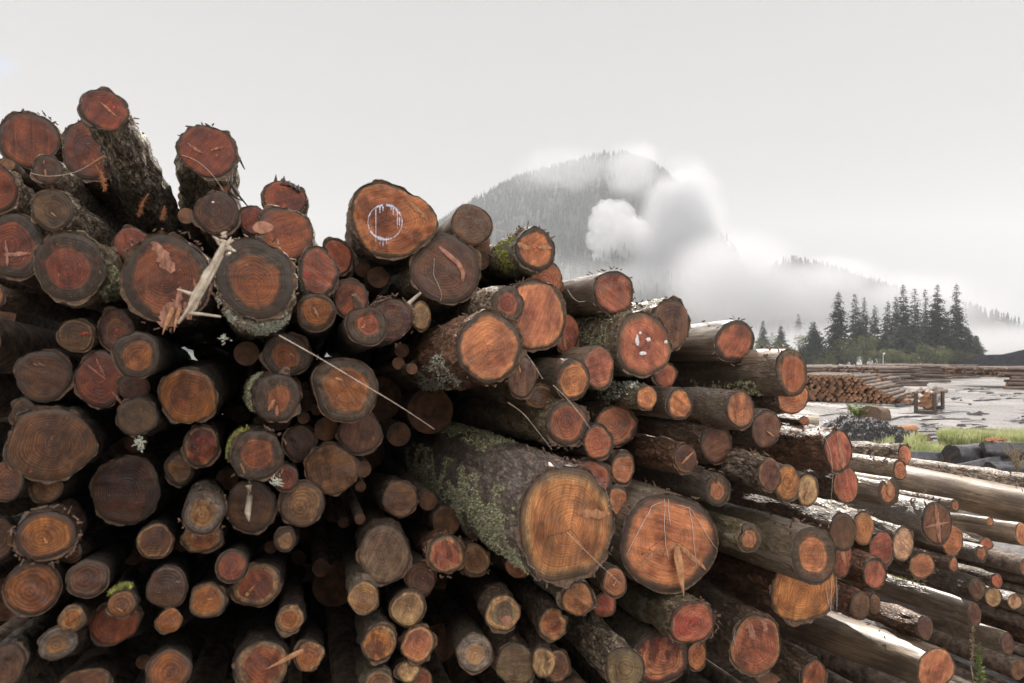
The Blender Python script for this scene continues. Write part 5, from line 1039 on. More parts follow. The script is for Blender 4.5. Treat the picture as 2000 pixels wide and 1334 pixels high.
# bunk of upright steel stakes holding a few logs
bunk = empty('stake_bunk', at(1815, 800, 32) * 1.0, 'rusty stake bunk holding a few logs, alone on the wet ground', 'log bunk')
B0 = bunk.location.copy(); gz = 0.0
for u, v0, v1, Y in ((1789, 768, 808, 30.5), (1806, 764, 800, 33.5), (1825, 770, 809, 30), (1841, 765, 803, 33)):
    x = (u - 1000) / F * Y; h_ = EYE - (v0 - 700) / F * Y
    mb = MB()
    w_ = .06
    q = [(x - w_, Y - w_), (x + w_, Y - w_), (x + w_, Y + w_), (x - w_, Y + w_)]
    vs = [Vector((a_, b_, -.05)) for a_, b_ in q] + [Vector((a_ * 1, b_, h_ + .04 * (i % 2))) for i, (a_, b_) in enumerate(q)]
    mb.add([p - B0 for p in vs], [(3, 2, 1, 0), (4, 5, 6, 7), (0, 1, 5, 4), (1, 2, 6, 5), (2, 3, 7, 6), (3, 0, 4, 7)])
    mb.build('post', M_POST, bunk, smooth=False)
for (ua, Ya), (ub, Yb) in (((1789, 30.5), (1825, 30)), ((1806, 33.5), (1841, 33))):
    mb = MB()
    mb.tube([Vector(((ua - 1000) / F * Ya, Ya, .12)) - B0, Vector(((ub - 1000) / F * Yb, Yb, .12)) - B0], [.10, .10], 6); mb.build('cross_beam', M_POST, bunk)
for k, (u, v, r) in enumerate(((1799, 790, .15), (1812, 791, .17), (1824, 790, .15), (1804, 780, .16), (1818, 780, .15), (1810, 771, .14), (1824, 771, .12))):
    plain_log(at(u, v, 30.9 + k * .05), Vector((.45 + .05 * (k % 3), .85, 0)).normalized(), r, 3.0, (M_FARLOG, M_FAREND), 'short log held between the stakes of the rusty bunk', 'logs in the stake bunk', 12, 60 + k, 5)
# grey driftwood logs on the ground at right
def drift(u, v, Y, R, L, tu, tv, tY, label, seed, end=M_DRIFTEND, bark=M_DRIFT):
    P = at(u, v, Y); a = (at(tu, tv, tY) - P).normalized()
    return plain_log(P, a, R, L, (bark, end), label, 'old logs lying beyond the pile', 30, seed, 26, .085)
drift(1858, 888, 12.6, .19, 2.6, 1945, 886, 13.4, 'blackened short log on the ground, its dark end facing left', 1)
drift(1932, 917, 11.6, .12, 2.2, 2010, 914, 12.0, 'small charred log lying at right photo edge, grey top', 2)
drift(1843, 922, 11.9, .10, 1.6, 1950, 900, 12.6, 'low grey split log tapering left among the debris', 3)
drift(1918, 880, 12.8, .17, 2.2, 2010, 882, 12.6, 'jagged rotten black log at right edge with orange break on top', 4)
drift(1752, 893, 12.6, .13, 1.6, 1830, 897, 12.8, 'charred round butt lying in front of the gravel heap', 5)
drift(1790, 912, 11.8, .09, 1.8, 1880, 921, 11.6, 'dark half buried pole right of the charred butt', 6)
drift(1700, 810, 27, .42, .9, 1722, 812, 27.6, 'rotten brown stump lying at the foot of the bright shrub', 7, M_CHIP, M_CHIP)
drift(1812, 855, 19.0, .10, 1.1, 1780, 852, 19.6, 'small fresh cut log end right of the gravel heap', 8, M_FAREND, M_FARLOG)
drift(1752, 838, 21, .11, .7, 1785, 836, 21.2, 'orange broken chunk on top of the gravel heap', 9, M_SPLIT, M_SPLIT)
drift(1600, 822, 21, .12, 9, 1440, 812, 22, 'pale straight pole lying on the yard just beyond the pile', 10, M_FAREND, M_PALE)
# orange break on the rotten log, chips in the debris
mb = MB(); r4 = random.Random(3)
for k in range(16):
    c = at(1940 + r4.gauss(0, 9), 862 + r4.gauss(0, 2), 12.75); d = Vector((r4.uniform(.3, 1), r4.uniform(-.2, .2), r4.uniform(-.1, .25))) * r4.uniform(.1, .28)
    mb.tube([c, c + d * .5, c + d], [.022, .018, .003], 5)
o = mb.build('broken_slab', M_SPLIT, None, at(1940, 864, 12.75)); tag(o, 'splintered orange slab resting on the jagged rotten black log', 'broken wood')
mb = MB()
for k in range(520):
    u, v = r4.uniform(1660, 1990), r4.uniform(886, 945); Y = EYE / ((v - 690) / F); Y = min(Y, 16)
    c = Vector(((u - 1000) / F * Y, Y, r4.uniform(.0, .12))); an = r4.uniform(-.5, .9); d = Vector((cos(an), sin(an), r4.uniform(-.05, .15))) * r4.uniform(.08, .55)
    r = r4.uniform(.006, .032); mb.tube([c, c + d * .5 + Vector((0, 0, .02)), c + d], [r, r, r * .5], 5)
for k in range(420):
    Y = 15 + 42 * r4.random() ** 1.5; u = r4.uniform(1590, 2010)
    if noise.noise(Vector((u * .012, Y * .13, 5))) < .0: continue
    c = Vector(((u - 1000) / F * Y, Y, r4.uniform(.0, .06))); an = r4.uniform(-.7, .9); d = Vector((cos(an), sin(an), r4.uniform(-.02, .06))) * r4.choice([.15, .3, .5, .9, 1.6])
    r = r4.uniform(.012, .05); mb.tube([c, c + d * .5 + Vector((0, 0, .02)), c + d], [r, r, r * .5], 5)
o = mb.build('wood_debris', M_DRIFT); tag(o, 'broken grey sticks and bark littering the ground', 'debris', kind='stuff')

# gravel heap, stones
V, Fc = [], []; gx0 = at(1698, 868, 19.5); NX, NY = 110, 60
for j in range(NY + 1):
    for k in range(NX + 1):
        x = -2.0 + 4.0 * k / NX; y = -1.3 + 2.6 * j / NY
        xc = x + .5; prof = max(0, 1 - abs(xc / (2.4 if xc > 0 else 1.45)) ** 1.6)
        b = max(0, prof) * max(0, 1 - (y / 1.3) ** 2)
        skew = .84 * b
        p = Vector((x, y, 0)); lump = .10 * noise.noise(p * 2.2) + .08 * noise.noise(p * 7) + .09 * abs(noise.noise(p * 17)) + .05 * noise.noise(p * 34)
        V.append(Vector((x, y, skew + lump * min(1, b * 6) - .06)))
for j in range(NY):
    for k in range(NX): Fc.append((j * (NX + 1) + k, j * (NX + 1) + k + 1, (j + 1) * (NX + 1) + k + 1, (j + 1) * (NX + 1) + k))
o = link('gravel_heap', V, Fc, M_GRAVEL, None, Vector((gx0.x, 19.5, .03)), smooth=False); tag(o, 'dark heap of gravel and bark behind the right end of the pile', 'gravel heap')
def stone(u, v, Y, r, label, seed):
    bm = bmesh.new(); bmesh.ops.create_icosphere(bm, subdivisions=3, radius=1)
    V = [Vector((p.co.x * r * 1.25, p.co.y * r, p.co.z * r * .75)) * (1 + .35 * noise.noise(p.co * 1.3 + Vector((seed * 3, 0, 0)))) for p in bm.verts]
    bm.verts.index_update(); Fc = [tuple(q.index for q in f.verts) for f in bm.faces]; bm.free()
    P = at(u, v, Y); P.z = r * .4
    tag(link('stone', V, Fc, M_STONE, None, P, smooth=False), label, 'stone', 'pale stones by the gravel heap')
for k, (u, v, r, lab) in enumerate(((1683, 868, .16, 'leftmost pale stone at the front foot of the gravel heap'), (1697, 866, .13, 'small grey stone second from left at the front foot of the gravel heap'), (1711, 864, .20, 'whitest and largest stone at the front foot of the gravel heap'), (1728, 868, .15, 'grey stone right of the largest one before the gravel heap'), (1741, 872, .11, 'smallest stone, last on the right before the gravel heap'))):
    stone(u, v, 17.6, r, lab, k + 1)

# grass, shrub, weeds
def bank_z(x, y):
    q = ((y - 17.0) / 1.5) ** 2; a_ = (x - 9.6) / .9
    s_ = 1 / (1 + exp(-a_ * 2.2)) * (1 if x < 14 else max(.6, 1 - (x - 14) * .1))
    return .50 * exp(-q) * s_ * (1 + .25 * noise.noise(Vector((x * 1.1, y, 2))))
def blades(mb, cx, cy, z0, sx_, sy_, cnt, h, rg, w=.006, clump=0):
    for _ in range(cnt):
        x, y = cx + rg.gauss(0, sx_), cy + rg.gauss(0, sy_)
        if clump and noise.noise(Vector((x * 1.4, y * 1.4, 4))) < .02: continue
        an = rg.uniform(0, 2 * pi); l_ = h * rg.uniform(.5, 1.3); lean = rg.uniform(.1, .7) * l_
        d = Vector((cos(an), sin(an), 0)); s_ = Vector((-sin(an + .6), cos(an + .6), 0)) * w
        b = Vector((x, y, z0 + bank_z(x, y))); m_ = b + d * lean * .35 + Vector((0, 0, l_ * .65)); t_ = b + d * lean + Vector((0, 0, l_ * .95))
        mb.add([b - s_, b + s_, m_ + s_ * .8, m_ - s_ * .8, t_], [(0, 1, 2, 3), (3, 2, 4)])
mb = MB(); rg = random.Random(21)
BV, BF = [], []
for j in range(25):
    for k in range(61): x, y = 7.5 + k * .15, 14.6 + j * .2; BV.append(Vector((x, y, bank_z(x, y) - .04)))
for j in range(24):
    for k in range(60): BF.append((j * 61 + k, j * 61 + k + 1, (j + 1) * 61 + k + 1, (j + 1) * 61 + k))
tag(link('ground_bank', BV, BF, mat_simple('grass bank soil', (.05, .06, .02), (.14, .16, .06), 3, .9)), 'low grassy bank beside the yard', kind='structure')
for u, v, sx_, cnt in ((1850, 880, .55, 2400), (1895, 876, .6, 2400), (1820, 886, .35, 900), (1965, 868, .55, 2200), (2010, 866, .5, 1400), (1935, 872, .4, 1000)):
    P = at(u, v, 16.4); blades(mb, P.x, 16.7, .0, sx_, .6, int(cnt * 1.3), .26, rg, .006, 1)
o = mb.build('grass', M_GRASS, smooth=False); tag(o, 'pale sunlit grass bank beside the wet yard', 'grass', kind='stuff')
def leafy(name, P, n_, rx, rz, size, mat, label, cat, rg):
    root = empty(name, P, label, cat)
    st = MB(); lf = MB()
    for k in range(n_):
        an = rg.uniform(0, 2 * pi); tip = Vector((cos(an) * rx * rg.uniform(.2, 1), sin(an) * rx * rg.uniform(.2, 1), rz * rg.uniform(.5, 1.05)))
        st.tube([Vector((0, 0, 0)), tip * .5 + Vector((0, 0, rz * .12)), tip], [size * .09, size * .07, size * .03], 4)
        for q in range(12):
            c = tip * (q + 2) / 13 + Vector((0, 0, rz * .1 * sin(pi * q / 12))); d = Vector((rg.gauss(0, 1), rg.gauss(0, 1), rg.gauss(.3, .7))).normalized(); s_ = d.cross(Vector((rg.gauss(0, 1), rg.gauss(0, 1), rg.gauss(0, 1)))).normalized(); l_ = size * rg.uniform(.6, 1.3)
            lf.add([c, c + d * l_ * .5 + s_ * l_ * .22, c + d * l_, c + d * l_ * .5 - s_ * l_ * .22], [(0, 1, 2, 3)])
    st.build('stem', M_WEED, root); lf.build('foliage', mat, root, smooth=False)
P = at(1678, 812, 27.5); P.z = 0.0
leafy('shrub', P, 50, .62, .62, .12, M_FERN, 'bright green shrub on the yard left of the rotten stump', 'shrub', random.Random(4))
P = at(1862, 918, 11.5); P.z = .02
leafy('weed', P, 12, .22, .30, .06, M_FERN, 'small leafy weed between the grey logs at right', 'weed', random.Random(5))
P = at(1975, 925, 11.0); P.z = .02
leafy('weed', P, 14, .25, .24, .06, M_FERN, 'low creeping weed below the small charred log', 'weed', random.Random(6))
def stalk(u0, v0, u1, v1, Y, label, green, rg):
    P = at(u0, v0, Y); T = at(u1, v1, Y) - P; root = empty('weed', P, label, 'weed')
    mb = MB(); pts = [T * (k / 8) + Vector((.006 * sin(k * 1.3), .004 * cos(k * 2), 0)) for k in range(9)]
    mb.tube(pts, [.006 - .0005 * k for k in range(9)], 6); mb.build('stem', M_WEED if green else M_DRYWEED, root)
    lf = MB()
    for k in range(90 if green else 110):
        f = rg.uniform(.12, 1) if green else rg.uniform(.45, 1); c = T * f
        d = Vector((rg.gauss(0, 1), rg.gauss(0, .6), rg.uniform(.0, 1.2))).normalized(); s_ = d.cross(Vector((0, 1, .2))).normalized()
        l_ = (.036 * (1.15 - f) + .010) * rg.uniform(.6, 1.3) if green else .016 * rg.uniform(.5, 1.6)
        lf.add([c, c + d * l_ * .5 + s_ * l_ * .16, c + d * l_, c + d * l_ * .5 - s_ * l_ * .16], [(0, 1, 2, 3)])
    lf.build('foliage', M_FERN if green else M_DRYWEED, root, smooth=False)
stalk(1913, 1340, 1912, 1256, 4.4, 'green leafy weed stalk standing before the bottom right logs', True, random.Random(1))
stalk(1898, 1350, 1899, 1226, 4.5, 'brownish seed stalk standing left of the green weed stalk', False, random.Random(2))
# dry wiry weed at the right edge
P = at(1988, 922, 9.5); root = empty('weed', P, 'dry twiggy weed at right photo edge before the rotten log', 'weed'); mb = MB(); lf = MB(); rg = random.Random(9)
for k in range(16):
    an = rg.uniform(0, 2 * pi); T = Vector((cos(an) * .16, sin(an) * .16, rg.uniform(.2, .42)))
    mb.tube([Vector((0, 0, 0)), T * .5 + Vector((0, 0, .05)), T], [.005, .004, .002], 5)
    for q in range(14):
        c = T * rg.uniform(.4, 1.05) + Vector((rg.gauss(0, .02), rg.gauss(0, .02), rg.gauss(.03, .02))); z = .010
        lf.add([c + Vector((-z, 0, 0)), c + Vector((0, 0, z)), c + Vector((z, 0, 0)), c + Vector((0, z, -z))], [(0, 1, 2, 3)])
mb.build('stem', M_DRYWEED, root); tag(lf.build('seed_head', M_DRYWEED, root, smooth=False), kind='stuff')

# ---- sticks, fibres, dead twigs on the pile
mb = MB()
A, B = at(440, 478, 2.35), at(352, 634, 2.30); rg = random.Random(8)
pts = [A.lerp(B, k / 8) + Vector((.004 * sin(k * 2.1), 0, .006 * cos(k * 1.7))) for k in range(9)]
for q in range(13):
    an = 2.4 * q; ro = .011 * (q % 4) / 3 + .002; k0, k1 = rg.randint(0, 3), rg.randint(5, 8)
    sl = [pts[k] + Vector((cos(an) * ro * (.5 + k / 10), sin(an) * ro * .8, cos(an + 1) * ro * .4 + .003 * rg.uniform(-1, 1))) for k in range(k0, k1 + 1)]
    mb.tube(sl, [.002] + [rg.uniform(.005, .010) for _ in range(len(sl) - 2)] + [.002], 5)
for k in range(14):
    c = A + Vector((rg.gauss(0, .012), rg.gauss(0, .008), rg.gauss(0, .016))); d = Vector((rg.gauss(0, 1), rg.gauss(0, .5), rg.gauss(.4, 1))).normalized() * rg.uniform(.015, .04)
    mb.tube([c, c + d * .6, c + d], [.006, .005, .001], 5)
mb.tube([pts[5], pts[5] + Vector((-.02, -.01, .006)), pts[5] + Vector((-.06, -.01, .02))], [.008, .006, .002], 5)
mb.tube([pts[7], pts[7] + Vector((.05, 0, -.004)), pts[7] + Vector((.11, .01, -.012))], [.006, .005, .003], 5)
o = mb.build('broken_stick', M_PALE, None, A); tag(o, 'pale frayed stick leaning between the huge splintered log and blurred foreground log', 'stick')
def strand(pts, r, label, group=None, mat=None):
    q = [at(u, v, Y) for u, v, Y in pts]; P = q[0]
    fine = []
    for k in range(len(q) - 1):
        for s in range(4):
            t_ = s / 4; a0 = q[max(k - 1, 0)]; a1 = q[k]; a2 = q[k + 1]; a3 = q[min(k + 2, len(q) - 1)]
            fine.append(.5 * ((2 * a1) + (a2 - a0) * t_ + (2 * a0 - 5 * a1 + 4 * a2 - a3) * t_ * t_ + (3 * a1 - a0 - 3 * a2 + a3) * t_ ** 3))
    fine.append(q[-1])
    mb = MB(); mb.tube(fine, [r * (1 - .4 * k / len(fine)) for k in range(len(fine))], 6)
    tag(mb.build('fibre_strand', mat or M_FIBRE, None, P), label, 'plant fibre', group or 'bark fibres hanging on the pile')
def yl(i, d=.12): return POSE[i][0] - d
y1, y2 = yl(14) - .02, yl(33) + .05
strand([(545, 655, 2.6), (620, 697, 2.62), (700, 745, 2.7), (780, 793, 2.85), (848, 838, 3.0)], .0021, 'thick stretched strand slanting from the blurred foreground log down to the right')
strand([(345, 300, yl(5, .05)), (380, 312, yl(5, .05)), (412, 338, yl(5, .05)), (440, 378, yl(5, .05))], .0016, 'thin curved fibre arching over the tilted log against the sky')
strand([(1080, 752, yl(60)), (1105, 776, yl(60)), (1132, 808, yl(60)), (1152, 836, yl(60))], .0017, 'straight fibre across the end of the lichen barked log')
strand([(992, 786, yl(60)), (1022, 808, yl(60)), (1050, 842, yl(60)), (1078, 878, yl(60))], .0016, 'fibre drooping in front of the lichen barked log side')
strand([(1026, 690, yl(36, .2)), (1040, 708, yl(36, .2)), (1060, 740, yl(36, .2))], .0017, 'short slanting fibre right of the massive jutting log')
strand([(1108, 565, yl(39, .1)), (1118, 580, yl(39, .1)), (1130, 589, yl(39, .1)), (1143, 588, yl(39, .1))], .0016, 'short curled fibre on the rust red log with silver top')
strand([(1612, 855, yl(52, .05)), (1622, 884, yl(52, .05)), (1626, 930, yl(52, .05)), (1622, 990, yl(52, .05)), (1618, 1032, yl(52, .05))], .0013, 'long fine thread hanging from the thick knobbly bark log')
strand([(964, 446, yl(29, .0)), (985, 452, yl(29, .0)), (1010, 450, yl(29, .0))], .0016, 'thin thread stretched between two upper logs before the misty mountain')
strand([(60, 338, yl(2, .06)), (95, 344, yl(2, .06)), (150, 335, yl(2, .06)), (205, 302, yl(4, .06))], .0014, 'thin thread across the small log at the upper left corner')
strand([(1108, 1040, yl(62, .05)), (1150, 1082, yl(62, .05)), (1212, 1140, yl(62, .05))], .0013, 'thin diagonal thread below the giant mossy log end')
def dry_twig(pts, Y, label, rg):
    q = [at(u, v, Y) for u, v in pts]; root = empty('dry_twig', q[0], label, 'twig')
    mb = MB(); mb.tube([p - q[0] for p in q], [.004] * (len(q) - 1) + [.001], 5); mb.build('stem', M_RUST, root)
    nd = MB()
    for k in range(130):
        f = rg.uniform(.25, 1) * (len(q) - 1); s = min(int(f), len(q) - 2); c = q[s].lerp(q[s + 1], f - s) - q[0]
        d = (q[s + 1] - q[s]).normalized() * .8 + Vector((rg.gauss(0, .8), rg.gauss(0, .5), rg.gauss(0, .8))); d.normalize(); e = d.cross(Vector((0, 1, 0))).normalized() * .0014
        l_ = rg.uniform(.012, .03); nd.add([c - e, c + e, c + d * l_], [(0, 1, 2)])
    nd.build('needles', M_RUST, root, smooth=False)
yt = POSE[4][0]
dry_twig([(206, 306), (190, 316), (166, 318)], yt - .05, 'left dead rusty twig hanging under the leaning log', random.Random(1))
dry_twig([(186, 322), (198, 340), (204, 368)], yt - .05, 'dead rusty twig hanging lowest beside the ridged log end', random.Random(2))
dry_twig([(290, 378), (278, 396), (272, 420)], yt + .12, 'rusty needle tuft on the lower side of the leaning log', random.Random(3))
dry_twig([(322, 402), (320, 414), (318, 426)], yt + .16, 'tiny rusty tuft near the foot of the leaning log', random.Random(4))

# ------------------------------------------------------------------ trees
def conifer_mesh(rg, H_, R_, gap, droop, dens, lean=0.0):
    """one tree of height H_: trunk, crown of drooping boughs made of small needle sprays"""
    tr = MB(); pts = [Vector((lean * (k / 8) ** 2, 0, H_ * k / 8)) for k in range(9)]
    tr.tube(pts, [H_ * .014 * (1 - k / 8.3) + .02 for k in range(9)], 8)
    cr = MB(); z = H_ * gap
    while z < H_ * .985:
        f = (z / H_ - gap) / (1 - gap)
        rad = R_ * (1 - f) ** .8 * (.6 + .4 * min(1, f * 5 + .25)) * (1 + .3 * noise.noise(Vector((z * .35, R_ * 9, 1)))) + .3
        nb = max(4, int(dens * (5 + 6 * (1 - f))))
        a0 = rg.uniform(0, 6.28)
        for k in range(nb):
            if rg.random() < .16: continue
            an = a0 + 2 * pi * k / nb + rg.uniform(-.35, .35); L = rad * rg.choice([.5, .75, .9, 1, 1.1, 1.3]) * rg.uniform(.85, 1.1)
            d = Vector((cos(an), sin(an), 0)); up = Vector((0, 0, 1)); b = Vector((lean * (z / H_) ** 2, 0, z)); sd_ = Vector((-sin(an), cos(an), 0))
            n_ = max(3, int(L / .42))
            for q in range(n_):
                t_ = (q + rg.uniform(.2, .9)) / n_
                c = b + d * L * t_ + up * (.10 * L * t_ - droop * L * t_ * t_ + rg.gauss(0, .07))
                wd = .24 * L * (1.15 - t_) + .26
                for _ in range(4):
                    o_ = (d * rg.uniform(.2, 1) + sd_ * rg.uniform(-1, 1) + up * rg.uniform(-.75, .15)).normalized(); l_ = wd * rg.uniform(.7, 1.5)
                    x_ = o_.cross(Vector((rg.gauss(0, .5), rg.gauss(0, .5), 1))).normalized() * l_ * .22
                    cr.add([c - x_ * .6, c + o_ * l_ * .5 + x_, c + o_ * l_, c + o_ * l_ * .5 - x_], [(0, 1, 2, 3)])
        z += H_ * .021 * rg.uniform(.8, 1.25) + .03
    return tr, cr
def make_tree(P, H_, R_, gap, droop, dens, label, rg, lean=0):
    root = empty('conifer', P, label, 'tree', 'conifers at the far side of the yard')
    tr, cr = conifer_mesh(rg, H_, R_, gap, droop, dens, lean)
    tr.build('trunk', M_TRUNK, root); cr.build('crown', M_NEEDLE, root, smooth=False)
    return root
YT = 215
kinds = {}
for k, (u, vt, wd, Y, kind, lab) in enumerate((
        (1590, 622, 58, 205, 'squat', 'short dark squat conifer, leftmost before the grove'),
        (1637, 562, 54, 205, 'full', 'tall dark full conifer standing first at left of the grove'),
        (1671, 570, 44, 232, 'thin', 'paler sparse conifer just right of the first tall dark one'),
        (1686, 576, 40, 236, 'thin', 'sparse conifer, second of the paler pair left of centre grove'),
        (1707, 592, 38, 225, 'thin', 'slender shorter conifer with gaps, in the middle gap of the grove'),
        (1733, 584, 40, 225, 'thin', 'slim conifer leaning against the left side of the densest clump'),
        (1749, 572, 42, 218, 'full', 'conifer second from left in the dense central clump'),
        (1765, 551, 54, 210, 'full', 'tallest broad conifer of the dense central clump'),
        (1788, 558, 38, 222, 'thin', 'narrow conifer right of the tallest broad one'),
        (1808, 560, 36, 226, 'thin', 'narrow conifer left of the broad right hand one'),
        (1829, 550, 58, 210, 'full', 'broad tall conifer, second big one from the right'),
        (1848, 604, 40, 224, 'thin', 'low slim conifer in the notch between the two right hand tall trees'),
        (1868, 549, 50, 208, 'full', 'tall pointed conifer at the right end of the grove'),
        (1891, 634, 44, 212, 'squat', 'low bushy conifer right of the last tall pointed tree'),
        (1908, 652, 36, 216, 'squat', 'lowest conifer at the far right foot of the grove'),
        (1489, 626, 34, 300, 'full', 'misty grey conifer leftmost of the far hazy trees'),
        (1524, 636, 44, 290, 'squat', 'hazy rounded conifer right of the leftmost misty one'),
        (1560, 616, 40, 420, 'full', 'faintest conifer almost lost in white mist'),
        (1508, 650, 40, 330, 'squat', 'low hazy conifer between two misty far trees'))):
    H_ = (712 - vt) / F * Y; R_ = wd / F * Y / 2; key = kind
    P = Vector(((u - 1000) / F * Y, Y, 0))
    rg = random.Random(100 + k)
    gp, dr, de = {'squat': (.03, .30, 1.15), 'full': (.07, .42, 1.0), 'thin': (.16, .40, .75)}[kind]
    make_tree(P, H_, R_ * 1.22, gp, dr, de * 1.05, lab, rg, rg.uniform(-.4, .4))
def bush(P, rx, rz, label, rg):
    root = empty('bush', P, label, 'bush', 'bushes along the foot of the trees')
    st = MB()
    for k in range(7):
        an = rg.uniform(0, 6.28); T = Vector((cos(an) * rx * .6, sin(an) * rx * .6, rz * rg.uniform(.5, .85))); st.tube([Vector((0, 0, 0)), T * .5 + Vector((0, 0, rz * .1)), T], [rz * .025, rz * .018, rz * .006], 5)
    lf = MB()
    cl = [(Vector((rg.uniform(-.7, .7) * rx, rg.uniform(-.6, .6) * rx, rz * rg.uniform(.15, .78))), rg.uniform(.25, .45) * rx) for _ in range(16)]
    for c, r in cl:
        for _ in range(150):
            d = Vector((rg.gauss(0, 1), rg.gauss(0, 1), rg.gauss(0, 1))).normalized(); p = c + d * r * rg.uniform(.5, 1.1)
            if p.z < .05: continue
            s_ = d.cross(Vector((rg.gauss(0, 1), rg.gauss(0, 1), rg.gauss(0, 1)))).normalized(); t_ = (d + s_.cross(d) * rg.uniform(-1, 1)).normalized(); l_ = rg.uniform(.18, .42)
            lf.add([p - s_ * l_ * .4, p + t_ * l_ * .5, p + s_ * l_ * .4, p - t_ * l_ * .5], [(0, 1, 2, 3)])
    st.build('stem', M_TRUNK, root); lf.build('foliage', M_LEAF, root, smooth=False)
for k, (u, vt, wd, Y, lab) in enumerate(((1487, 668, 60, 260, 'grey green bush under the leftmost misty tree'), (1540, 668, 66, 240, 'rounded hazy bush left of the short squat conifer'), (1571, 652, 46, 212, 'olive bush touching the left side of the short squat conifer'), (1612, 672, 50, 200, 'low bush between the squat conifer and first tall one'),
        (1664, 664, 56, 198, 'olive broadleaf bush right of the first tall dark conifer'), (1690, 655, 50, 202, 'upright bush below the paler sparse pair'), (1716, 672, 48, 196, 'low green bush below the slender gap conifer'), (1744, 680, 50, 196, 'broad low bush left at the foot of the dense clump'),
        (1775, 684, 54, 196, 'lowest bush at the centre foot of the dense clump'), (1806, 676, 48, 196, 'bush below the narrow conifers right of centre'), (1838, 680, 52, 196, 'bush at the foot of the broad right hand conifer'), (1870, 676, 50, 196, 'bush at the foot of the tall pointed conifer'), (1898, 688, 44, 196, 'small bush at the far right foot of the trees'), (1588, 700, 30, 120, 'tiny pale green bush just beyond the shoulder of the pile'))):
    base_v = 700 + EYE / Y * F
    bush(Vector(((u - 1000) / F * Y, Y, 0)), wd / F * Y / 2 * (1.25, .85, 1.1, .95)[k % 4], (base_v - vt) / F * Y * (1.15, .8, 1.05, .7, 1.25)[k % 5], lab, random.Random(300 + k))
# lamp post
P = Vector(((1725 - 1000) / F * 150, 150, 0)); root = empty('lamp_post', P, 'thin white lamp post in front of the far trees', 'lamp post')
mb = MB(); mb.tube([Vector((0, 0, 0)), Vector((0, 0, 3.4))], [.07, .05], 8); mb.build('pole', M_LAMP, root)
mb = MB(); mb.tube([Vector((0, 0, 3.36)), Vector((0, -.25, 3.55)), Vector((0, -.6, 3.6))], [.10, .2, .14], 8); mb.build('lamp_head', M_LAMP, root)

# ------------------------------------------------------------------ hills, mountain, forest on them
def prof_at(prof, u):
    if u <= prof[0][0]: return prof[0][1]
    for (a_, b_), (c_, d_) in zip(prof, prof[1:]):
        if u <= c_:
            t_ = (u - a_) / (c_ - a_); return b_ + (d_ - b_) * t_
    return prof[-1][1]
def ridge(name, prof, Y, front, back, u0, u1, label, mat, rough, nxs=120, nys=40):
    V, Fc = [], []
    def hgt(x, y):
        u = 1000 + F * x / Y; top_ = max(0, (700 - prof_at(prof, u)) / F * Y)
        q = (Y - y) / front if y < Y else (y - Y) / back
        b = max(0, 1 - q); b = b * b * (3 - 2 * b) * .35 + b * .65
        g = noise.fractal(Vector((x / (rough * 9), y / (rough * 9), 1.7)), 1, 2, 4)
        return top_ * b + rough * g * min(1, b * 4) * min(1, .25 + 2 * min(q, 1))
    for j in range(nys + 1):
        y = Y - front + (front + back) * j / nys
        for k in range(nxs + 1):
            x = ((u0 + (u1 - u0) * k / nxs) - 1000) / F * Y
            V.append(Vector((x, y, hgt(x, y) - .5)))
    for j in range(nys):
        for k in range(nxs): Fc.append((j * (nxs + 1) + k, j * (nxs + 1) + k + 1, (j + 1) * (nxs + 1) + k + 1, (j + 1) * (nxs + 1) + k))
    tag(link(name, V, Fc, mat), label, kind='structure')
    return hgt
def forest(name, hgt, Y, front, u0, u1, cnt, h, label, rg, back=.12):
    mb = MB(); k = 0; tries = 0
    while k < cnt and tries < cnt * 4:
        tries += 1
        y = Y - front * rg.uniform(-back, .93) ** 1.0; x = (rg.uniform(u0, u1) - 1000) / F * Y; z = hgt(x, y)
        if z < h * .6: continue
        k += 1; hh = h * rg.uniform(.55, 1.35); r = hh * rg.uniform(.13, .2)
        b = Vector((x, y, z - 1.0)); n_ = 5
        for lev in range(3):
            zb = hh * (.12 + .28 * lev); rr = r * (1 - .27 * lev); tz = hh * (.55 + .225 * lev); a0 = rg.uniform(0, 6)
            vs = [b + Vector((cos(a0 + 2 * pi * q / n_) * rr * rg.uniform(.7, 1.2), sin(a0 + 2 * pi * q / n_) * rr, zb + rg.uniform(-.04, .04) * hh)) for q in range(n_)] + [b + Vector((0, 0, tz))]
            mb.add(vs, [(q, (q + 1) % n_, n_) for q in range(n_)])
    o = mb.build(name, M_FOREST, smooth=False); tag(o, label, 'forest', kind='stuff')
PM = [(300, 700), (560, 610), (700, 548), (820, 468), (900, 406), (960, 372), (1010, 346), (1060, 330), (1120, 316), (1180, 300), (1215, 297), (1262, 312), (1286, 326), (1298, 430), (1310, 560), (1318, 640), (1330, 700)]
hm = ridge('mountain', PM, 1500, 800, 500, 200, 1700, 'steep forested mountain wrapped in mist', M_SOIL, 26)
forest('mountain_forest', hm, 1500, 800, 560, 1500, 15000, 11, 'dense conifer forest covering the misty mountain', random.Random(31))
PH = [(1330, 700), (1400, 620), (1480, 545), (1530, 505), (1580, 512), (1630, 530), (1680, 552), (1715, 562), (1745, 580), (1800, 640), (1900, 690), (1960, 700)]
hh_ = ridge('hill', PH, 800, 330, 250, 1320, 1970, 'lower wooded hill fading into mist on the right', M_SOIL, 12, 80, 30)
forest('hill_forest', hh_, 800, 330, 1380, 1900, 3200, 9, 'conifers on the lower misty hill', random.Random(32))
PB = [(1880, 712), (1905, 680), (1930, 672), (1985, 668), (2010, 660), (2060, 655), (2200, 650), (2400, 700)]
ridge('bark_mound', PB, 185, 7, 30, 1875, 2420, 'long dark mound of bark mulch behind the yard at right', M_HILL, .7, 120, 40)

